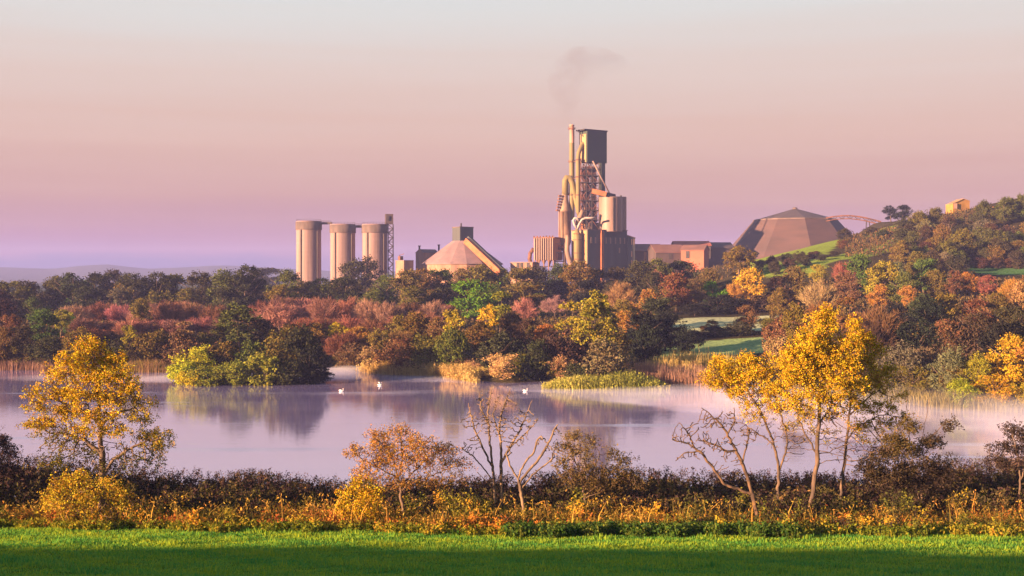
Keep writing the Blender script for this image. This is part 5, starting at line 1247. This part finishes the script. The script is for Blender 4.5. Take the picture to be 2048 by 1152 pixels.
near_plant('golden_bush', 'dense golden yellow bush at the foot of the alder', 'bush', 72.6, 185,
           [[(185, 1035), (180, 1000), (160, 975)], [(190, 1035, 0, 1), (215, 1000), (235, 985)], [(180, 1035, 0, 1), (140, 1010), (115, 995)]],
           [(128, 962, 26, 12, .9), (165, 952, 24, 12, .7), (150, 975, 36, 14, .8), (205, 962, 32, 13, .8), (235, 978, 24, 12, .8, .2), (108, 988, 24, 13, .8), (190, 990, 46, 15, .8, .15), (250, 995, 24, 13, .7, .4), (150, 1004, 44, 14, .7, .2), (95, 1012, 18, 9, .8), (268, 1012, 20, 12, .6, .7), (225, 1014, 30, 12, .6, .6), (150, 1030, 60, 9, .5, .5), (230, 1032, 46, 9, .4, .8)],
           'yellow', .05, 9, (.11, .075), .18, .25, .3, GOLD_OLIVE, per=1., parts=('stem', 'foliage'))
near_plant('amber_bush', 'small amber and lime bush at the foot of the hawthorn', 'bush', 72.6, 715,
           [[(715, 1030), (712, 1000), (720, 970)], [(716, 1030, 0, 1), (740, 1000), (750, 980)], [(714, 1030, 0, 1), (690, 1005)]],
           [(722, 968, 26, 14, 1, .2), (745, 985, 22, 16), (705, 990, 28, 16), (735, 1008, 32, 16), (690, 1010, 20, 14), (715, 1025, 34, 10)],
           'gold', .04, 9, (.10, .07), .16, .25, .3, GOLD_OLIVE, per=1.3, parts=('stem', 'foliage'))

DEAD = surf_mat('dead_wood', (.22, .15, .095), (.085, .06, .045), (3, 3, .8), lo=.4, hi=.6)
near_plant('dead_tree', 'bare pale dead tree with several upright stems, tallest leafless one', 'tree', 78, 990,
           [[(990, 1005), (987, 950), (980, 890), (975, 830), (984, 772)], [(1003, 1000, .3, 1), (1001, 950), (1003, 900), (998, 855), (1006, 815), (1020, 778)], [(985, 935), (966, 895), (950, 862), (936, 806)], [(1002, 930), (1022, 890), (1040, 860), (1052, 830), (1064, 800)], [(985, 960), (962, 930), (945, 912), (925, 898)],
            [(990, 985), (970, 960), (955, 945)], [(976, 850), (962, 815), (958, 785)], [(999, 870), (985, 830), (1000, 790)], [(1020, 895), (1048, 870), (1068, 850)]],
           [(972, 800, 26, 26, .8), (1010, 805, 26, 26, .8), (945, 840, 26, 30, .8), (1050, 840, 30, 26, .8), (990, 850, 40, 30, .9), (940, 890, 20, 20, .7), (1030, 880, 30, 20, .7)],
           r_base=.13, leaves=0, step=.17, kill=.19, bark=DEAD, parts=('trunk',), min_tip=.012, per=2.2, infl=2.2, expo=.45)
near_plant('leaning_dead_tree', 'low crooked bare tree leaning away from the tall dead one', 'tree', 75.5, 1044,
           [[(1048, 1020), (1042, 985), (1038, 962), (1022, 935), (1012, 908)], [(1039, 965), (1062, 936), (1084, 910), (1100, 880), (1106, 862), (1116, 850)], [(1042, 980), (1060, 955), (1082, 935), (1110, 915)], [(1036, 955), (1050, 925), (1068, 905), (1074, 880), (1083, 872)]],
           [(1015, 900, 16, 14, .7), (1085, 880, 14, 14, .6), (1105, 900, 18, 14, .6), (1110, 865, 10, 10, .6)],
           r_base=.11, leaves=0, step=.17, kill=.19, bark=DEAD, parts=('trunk',), min_tip=.012, per=1.6, infl=1.8, expo=.45)
near_plant('bare_leaning_tree', 'leafless tree of arching limbs leaning over the lake beside the forked yellow tree', 'tree', 74.5, 1512,
           [[(1516, 1040), (1508, 1000), (1497, 960), (1482, 920), (1466, 890), (1452, 862), (1428, 835), (1403, 815)], [(1506, 990), (1480, 980), (1448, 968), (1425, 935), (1400, 903), (1372, 886), (1345, 880)], [(1484, 925), (1494, 890), (1500, 860)], [(1400, 903), (1370, 905), (1350, 922)], [(1470, 900), (1455, 905), (1430, 890), (1400, 880)], [(1455, 868), (1470, 840), (1468, 815)], [(1388, 893), (1378, 868), (1358, 845)]],
           [(1420, 850, 40, 22, .8), (1370, 870, 34, 26, .8), (1450, 840, 30, 24, .7), (1430, 890, 44, 22, .7), (1380, 910, 30, 18, .7), (1490, 870, 24, 24, .7), (1460, 920, 26, 18, .5)],
           r_base=.13, leaves=0, step=.18, kill=.2, bark=surf_mat('warm_bark', (.14, .085, .05), (.055, .038, .03), (3, 3, .8), lo=.4, hi=.6), parts=('trunk',), min_tip=.012, per=1.9, infl=2.4, expo=.45)

# ------------------------------------------------------------------ ground plants of the near bank and the reed beds
def blades(name, label, xs, ys, h, wdt, mat, curl=.35, rnd=None, leafy=0, leafsize=(.1, .06), plume=0, zs=None, cat='plants'):
    """tapering curved blades or stalks, one mesh of many; leafy adds small leaves up each stalk, plume a tuft at its tip"""
    n = len(xs); z0 = ground(xs, ys) - .03 if zs is None else zs
    a = rng.uniform(0, 2 * np.pi, n); d = np.stack([np.cos(a), np.sin(a), np.zeros(n)], 1); s = np.stack([-np.sin(a), np.cos(a), np.zeros(n)], 1)
    b0 = np.stack([xs, ys, z0], 1); cu = rng.uniform(.2, 1, n) * curl
    rnd = rng.random(n) if rnd is None else rnd
    Vs = []; 
    for f, wf in ((0, 1), (.55, .8), (1, .12)):
        c = b0 + d * (cu * h * f ** 2)[:, None] + np.stack([np.zeros(n), np.zeros(n), h * (f - .25 * cu * f * f)], 1)
        Vs += [c - s * (wdt * wf / 2)[:, None], c + s * (wdt * wf / 2)[:, None]]
    V = np.stack(Vs, 1).reshape(-1, 3); i = np.arange(n)[:, None] * 6
    Fq = np.concatenate([i + np.array([0, 1, 3, 2]), i + np.array([2, 3, 5, 4])]); rn = np.concatenate([rnd, rnd])
    allV = [V]; allF = [Fq]; allR = [rn]; off = len(V)
    for cnt, (lo, hi), spread, size, dr in ((leafy, (.3, .97), .12, leafsize, 0), (plume, (.86, 1.03), .07, (leafsize[0] * .9, leafsize[1] * .9), .0)):
        if not cnt: continue
        f = rng.uniform(lo, hi, n * cnt); k = np.repeat(np.arange(n), cnt)
        c = b0[k] + d[k] * (cu[k] * h[k] * f ** 2)[:, None] + np.stack([np.zeros(n * cnt), np.zeros(n * cnt), h[k] * (f - .25 * cu[k] * f * f)], 1) + rng.normal(size=(n * cnt, 3)) * spread * np.minimum(h[k], 1.5)[:, None] * np.array([1, 1, .6])
        v, q = leaf_quads(c, *size); allV.append(v); allF.append(q + off); off += len(v); allR.append(np.clip(rnd[k] + rng.normal(size=n * cnt) * .10 + dr, 0, 1))
    me = mesh_np(name, np.vstack(allV), [np.vstack(allF)], mat, np.concatenate(allR))
    return tag(link(bpy.data.objects.new(name, me)), label, cat, kind='stuff')


def pxof(x, y): return CX + x * F / y


def scatter(n, d0, d1, wide=.58):
    n = int(n * wide / .47)
    d = np.sqrt(rng.uniform(d0 * d0, d1 * d1, n)); return rng.uniform(-wide, wide, n) * d, d


def edge(px): return .45 * np.sin(px / 37.) + .35 * np.sin(px / 13. + 1) + .3 * np.sin(px / 91.) + np.interp(px, [0, 300, 700, 1000, 1250, 2048], [71.4, 70.2, 69.6, 68.6, 68.2, 67.6])      # where mown grass meets the bank


def dens(x, y, s, k=0): return .5 + .5 * wob(x, y * 1.6, s, k)


# pasture
xs, ys = scatter(230000, 44, 74, .54); px = pxof(xs, ys); k = ys < edge(px) + 1.2; xs, ys = xs[k], ys[k]
h = rng.uniform(.06, .19, len(xs)) * (.5 + .9 * dens(xs, ys, 2.3) + 1.2 * (dens(xs, ys, .9, 4) > .8))
blades('grass', 'short green pasture grass across the front', xs, ys, h, rng.uniform(.03, .06, len(xs)), ramp_mat('pasture_grass', [(0, (.03, .22, .065)), (.35, (.11, .33, .055)), (.75, (.38, .46, .03)), (1, (.50, .44, .04))], .45), .6,
       np.clip(.35 * rng.random(len(xs)) + .65 * (.6 * dens(xs, ys, 1.9, 3) + .4 * dens(xs, ys * 2, .7, 5)), 0, 1), cat='grass')
# docks and low weeds along the grass edge
xs, ys = scatter(26000, 67, 76); px = pxof(xs, ys); e = ys - edge(px); k = (e > .3 - 2.2 * dens(xs, ys, 1.7) ** 2) & (e < 2.2) & ~((px > 1010) & (px < 1540) & (e < 1.6)); xs, ys, px = xs[k], ys[k], px[k]
blades('weeds', 'yellow green weeds along the pasture edge', xs, ys, rng.uniform(.25, .7, len(xs)), rng.uniform(.03, .06, len(xs)), ramp_mat('edge_weeds', [(0, (.05, .09, .015)), (.45, (.16, .19, .02)), (.75, (.34, .28, .03)), (1, (.45, .16, .03))], .3), .8,
       np.clip(.5 * rng.random(len(xs)) + .5 * dens(xs, ys, 2.6, 5), 0, 1), 5, (.16, .09))
# nettles
xs, ys = scatter(22000, 66.5, 72); px = pxof(xs, ys); e = ys - edge(px); k = (px > 1000) & (px < 1600) & (e > -.6) & (e < 1.9); xs, ys = xs[k], ys[k]
blades('nettles', 'dense dark green nettle bed in front of the dead trees', xs, ys, rng.uniform(.45, .8, len(xs)), np.full(len(xs), .03), ramp_mat('nettle', [(0, (.03, .075, .018)), (.6, (.065, .13, .02)), (1, (.15, .17, .03))], .3), .2, None, 9, (.15, .10))
# rusty grasses and bracken
xs, ys = scatter(60000, 68, 82); px = pxof(xs, ys); e = ys - edge(px); k = (e > .7) & (e < 9) & (rng.random(len(xs)) < (1.5 * dens(xs, ys, 2.4, 2) - .25) * np.where(px > 1330, .5, 1)); xs, ys, px = xs[k], ys[k], px[k]; e = ys - edge(px)
blades('tall_grass', 'rusty orange and gold grasses on the near bank', xs, ys, rng.uniform(.6, 1.5, len(xs)) * np.interp(e, [0, 4, 9], [.55, .9, 1.1]) * (.55 + .8 * dens(xs, ys, 1.6, 9)), rng.uniform(.025, .055, len(xs)),
       ramp_mat('rusty_grass', [(0, (.035, .032, .014)), (.28, (.09, .09, .02)), (.5, (.26, .18, .03)), (.75, (.38, .14, .03)), (1, (.28, .06, .025))], .2), .95,
       np.clip(.45 * rng.random(len(xs)) + .55 * dens(xs, ys * 1.4, 3.1, 7), 0, 1), 3, (.16, .06))
# brambles, bracken and young scrub in mounds, every mound its own tint
V_, F_, R_ = [], [], []; off = 0
for i in range(680):
    e = rng.uniform(.8, 13) if i % 3 else rng.uniform(.6, 4.); px = rng.uniform(-420, 2470); d = float(edge(np.array([px]))[0]) + e; x = X(px, d); z = gz(x, d)
    rr = rng.uniform(.35, .95) * (1.25 if e > 5 else .85); hh = rr * rng.uniform(.8, 1.7); n = int(240 * rr * hh) + 60
    if e > 5: t0 = rng.choice([.02, .08, .16, .3, .42, .55], p=[.22, .22, .2, .16, .12, .08])
    else: t0 = rng.choice([.1, .3, .42, .55, .68, .8, .92])
    if px > 650 and e > 4: t0 = min(.66, t0 + rng.uniform(0, .3)); hh *= 1.25
    if px > 1330: t0 *= rng.uniform(.35, .95)
    sub_ = 9; cc = rng.normal(size=(sub_, 3)); cc /= np.linalg.norm(cc, axis=1)[:, None]; cc[:, 2] = np.abs(cc[:, 2])
    c = cc[rng.integers(0, sub_, n)] * np.array([rr, rr, hh]) * rng.uniform(.45, 1.05, (n, 1)) + rng.normal(size=(n, 3)) * .14 * rr + np.array([x, d, z + .05])
    v, q = leaf_quads(c, .14, .085); V_.append(v); F_.append(q + off); off += len(v); R_.append(np.clip(t0 + rng.normal(size=n) * .055, 0, 1))
me = mesh_np('brambles', np.vstack(V_), [np.vstack(F_)], ramp_mat('bramble_leaves', [(0, (.035, .022, .024)), (.1, (.055, .045, .025)), (.22, (.075, .085, .022)), (.36, (.17, .17, .025)), (.5, (.36, .28, .03)), (.64, (.50, .30, .03)), (.8, (.46, .16, .03)), (1, (.28, .07, .03))], .25), np.concatenate(R_))
tag(link(bpy.data.objects.new('brambles', me)), 'tangled brambles and scrub in olive, gold and rust along the near bank', 'brambles', kind='stuff')
# tall arching stems standing out of the tangle
xs, ys = scatter(1200, 69, 84); px = pxof(xs, ys); e = ys - edge(px); k = (e > .8) & (e < 9) & ((px < 1300) | (rng.random(len(xs)) < .35)); xs, ys = xs[k], ys[k]
blades('tall_stems', 'tall arching gold stems above the bank tangle', xs, ys, rng.uniform(1.2, 2.1, len(xs)), rng.uniform(.04, .07, len(xs)), ramp_mat('gold_stems', [(0, (.16, .12, .03)), (.5, (.48, .34, .06)), (1, (.52, .26, .06))], .3), .8, None, 6, (.2, .055), 4)
# dark willowherb and reeds down to the water
xs, ys = scatter(11000, 74, 97.5); px = pxof(xs, ys); e = ys - edge(px); k = e > np.where(px > 650, 8, 6); xs, ys, px = xs[k], ys[k], px[k]
top_py = np.interp(px, [-60, 60, 180, 330, 420, 520, 600, 690, 900, 1100, 1300, 1420, 1650, 1850, 1930, 2048, 2120], [915, 925, 940, 950, 957, 950, 962, 968, 965, 958, 950, 955, 955, 950, 935, 934, 930]) + 8 * wob(xs, ys * 0, 2.1) + 5 * wob(xs, ys * .3, .8)
g = ground(xs, ys); hmax = Z(top_py, 96.) - .6
h = np.clip((hmax * np.interp(ys, [74, 84, 97], [.55, .85, 1.0])) * rng.triangular(.45, .88, 1.25, len(xs)), .5, 4.8)
blades('reeds', 'dark purple brown reeds and willowherb fringing the near shore', xs, ys, h, rng.uniform(.025, .05, len(xs)),
       ramp_mat('shore_reeds', [(0, (.022, .014, .016)), (.35, (.05, .030, .028)), (.6, (.06, .058, .022)), (.85, (.11, .08, .03)), (1, (.24, .14, .05))], .12), .12,
       np.clip(.6 * rng.random(len(xs)) + .4 * dens(xs, ys, 3.1, 4) - .05, 0, 1), 12, (.27, .11), 10)

# taller stems with feathery seed heads standing clear of the fringe
xs, ys = scatter(1500, 88, 97.3); px = pxof(xs, ys); top2 = np.interp(px, [-60, 60, 180, 330, 420, 520, 600, 690, 900, 1100, 1300, 1420, 1650, 1850, 1930, 2048, 2120], [915, 925, 935, 944, 952, 945, 956, 962, 960, 952, 945, 950, 950, 945, 930, 930, 926])
h = np.clip((Z(top2, 96.) - .6) * rng.uniform(.95, 1.28, len(xs)), 1, 5)
blades('seed_heads', 'tall dark seed heads standing above the near reed fringe', xs, ys, h, np.full(len(xs), .035), ramp_mat('seed_heads_dark', [(0, (.022, .014, .016)), (.6, (.06, .036, .034)), (1, (.13, .08, .05))], .12), .22, None, 6, (.15, .07), 16)

# far reed beds, each its own stand
def reed_bed(label, pts, n, h, stops, wd=.12, curl=.25, cat='reeds', name='reeds', thick=2.6, leafy=0):
    pl = np.array([(X(p, d), d) for p, d in pts]); seg = np.linalg.norm(np.diff(pl, axis=0), axis=1); cum = np.concatenate([[0], np.cumsum(seg)])
    t_ = rng.uniform(0, cum[-1], n); end = np.clip(np.minimum(t_, cum[-1] - t_) / 7., .12, 1) ** .7; keep = rng.random(n) < end * (.45 + .75 * (.5 + .5 * np.sin(t_ / 2.3 + n) * np.sin(t_ / 5.1))); t_ = t_[keep]; end = end[keep]; n = len(t_); xs = np.interp(t_, cum, pl[:, 0]) + rng.normal(size=n) * .3; ys = np.interp(t_, cum, pl[:, 1]) + rng.uniform(-.4, 1, n) * thick
    z = np.maximum(ground(xs, ys), -.1)
    hh = h * end ** .5 * rng.triangular(.35, .8, 1.35, n) * (.75 + .5 * dens(xs, ys, 4.3, 1))
    return blades(name, label, xs, ys, hh, rng.uniform(.6, 1.3, n) * wd, ramp_mat(name + '_bed', stops, .3), curl, np.clip(.5 * rng.random(n) + .5 * dens(xs, ys, 5., 6), 0, 1), leafy, (.4, .16), zs=z, cat=cat)


reed_bed('pinkish brown reed bed along the far shore beyond the alder', [(-200, 247), (60, 247), (150, 246)], 9000, 1.9, [(0, (.16, .10, .07)), (.5, (.34, .20, .15)), (1, (.42, .28, .17))], wd=.07)
reed_bed('russet and green reed bed on the far shore short of the island', [(200, 243), (270, 242), (345, 241)], 9000, 2.2, [(0, (.10, .11, .03)), (.4, (.20, .17, .04)), (.7, (.32, .18, .11)), (1, (.45, .33, .13))], wd=.07)
reed_bed('glowing straw coloured reed bed on the shore below the wood', [(718, 243), (780, 236), (850, 234), (930, 222), (955, 217)], 12000, 2.4, [(0, (.34, .22, .08)), (.4, (.52, .36, .12)), (.75, (.62, .48, .2)), (1, (.34, .32, .08))], curl=.6, wd=.09, thick=5, leafy=2)
reed_bed('russet reed fringe running towards the yellow willow', [(830, 238), (900, 234), (960, 226)], 5000, 3.0, [(0, (.24, .12, .07)), (.6, (.40, .24, .13)), (1, (.5, .38, .14))], curl=.5, wd=.08, leafy=2)
reed_bed('lime green reed spit jutting into the lake', [(1088, 204), (1150, 202.5), (1230, 202.5), (1330, 203)], 11000, 2.7, [(0, (.13, .17, .03)), (.4, (.27, .28, .05)), (.75, (.46, .44, .10)), (1, (.5, .34, .1))], curl=.6, thick=3, wd=.10, leafy=2)
reed_bed('pink brown tall reeds behind the lime green spit', [(1200, 209), (1290, 209), (1400, 207), (1480, 200)], 10000, 2.9, [(0, (.18, .10, .07)), (.5, (.36, .21, .16)), (1, (.42, .32, .15))], thick=5, wd=.07)
reed_bed('straw tall grasses at the foot of the shaded field', [(1285, 226), (1350, 226), (1430, 222), (1500, 214)], 5000, 3.2, [(0, (.2, .19, .05)), (.5, (.42, .34, .11)), (1, (.46, .3, .12))], curl=.35, thick=7, name='tall_grass', cat='grass')
reed_bed('pale reeds along the misty inlet edge', [(1500, 199), (1620, 193), (1800, 182), (1890, 172), (2100, 167)], 7000, 2.0, [(0, (.10, .1, .04)), (.5, (.22, .19, .07)), (1, (.34, .26, .08))], curl=.4)
# undergrowth that fills the floor of the woods
xs, ys = [], []
for p0, p1, d0, d1, n in [(-200, 1300, 262, 480, 15000), (1540, 2250, 215, 420, 11000), (-200, 1500, 490, 640, 7000), (1690, 2200, 470, 590, 6000)]:
    d = np.sqrt(rng.uniform(d0 * d0, d1 * d1, n)); p = rng.uniform(p0, p1, n); xs.append(X(p, d)); ys.append(d)
xs, ys = np.concatenate(xs), np.concatenate(ys); px = pxof(xs, ys)
k = ~((px > 1960) & (ys > 395) & (ys < 462)) & ~((px > 1985) & (ys > 515)) & (ground(xs, ys) > .4); xs, ys = xs[k], ys[k]
blades('undergrowth', 'brown and olive undergrowth on the floor of the woods', xs, ys, rng.uniform(.6, 2.2, len(xs)), rng.uniform(.15, .3, len(xs)), ramp_mat('wood_undergrowth', [(0, (.035, .035, .02)), (.5, (.09, .065, .03)), (.85, (.16, .12, .035)), (1, (.26, .12, .06))], .15), .4, None, 5, (.6, .4))

# ------------------------------------------------------------------ swans
def swan(px, py, label, flip=1, wings=0):
    d = 18 * F / (py - HY); x = X(px, d)
    t = empty('swan', (x, d, 0), label, 'swan', 'swans on the lake')
    b = MB(); s = flip * .62; zs = .62
    path = [(-.72, .30), (-.55, .22), (-.25, .17), (.1, .16), (.34, .2), (.46, .32), (.44, .48), (.37, .62), (.38, .76), (.46, .84), (.56, .83)]
    rad = [.02, .14, .22, .24, .19, .10, .065, .055, .055, .062, .04]
    b.tube([(x + u * s, d, z * zs) for u, z in path], [q * zs for q in rad], 12); b.build('body', M['plumage'], t)
    for q in (-1, 1):
        b = MB()
        if wings: b.tube([(x + .2 * s, d + .1 * q, .2), (x - .1 * s, d + .2 * q, .42), (x - .45 * s, d + .28 * q, .58)], [.04, .10, .02], 8)
        else: b.tube([(x + .22 * s, d + .1 * q, .18), (x - .15 * s, d + .12 * q, .225), (x - .66 * s, d + .05 * q, .26)], [.035, .08, .015], 8)
        b.build('wing', M['plumage'], t)
    b = MB(); b.tube([(x + .55 * s, d, .515), (x + .70 * s, d, .49)], [.027, .01], 8); b.build('beak', M['beak'], t)
swan(683, 783, 'white swan on the water near the shaded island tip', 1)
swan(760, 771, 'white swan lifting its wings off the glowing reed bed', 1, 1)
swan(1051, 783, 'white swan in the dark water between dead tree and lime green spit', 1)
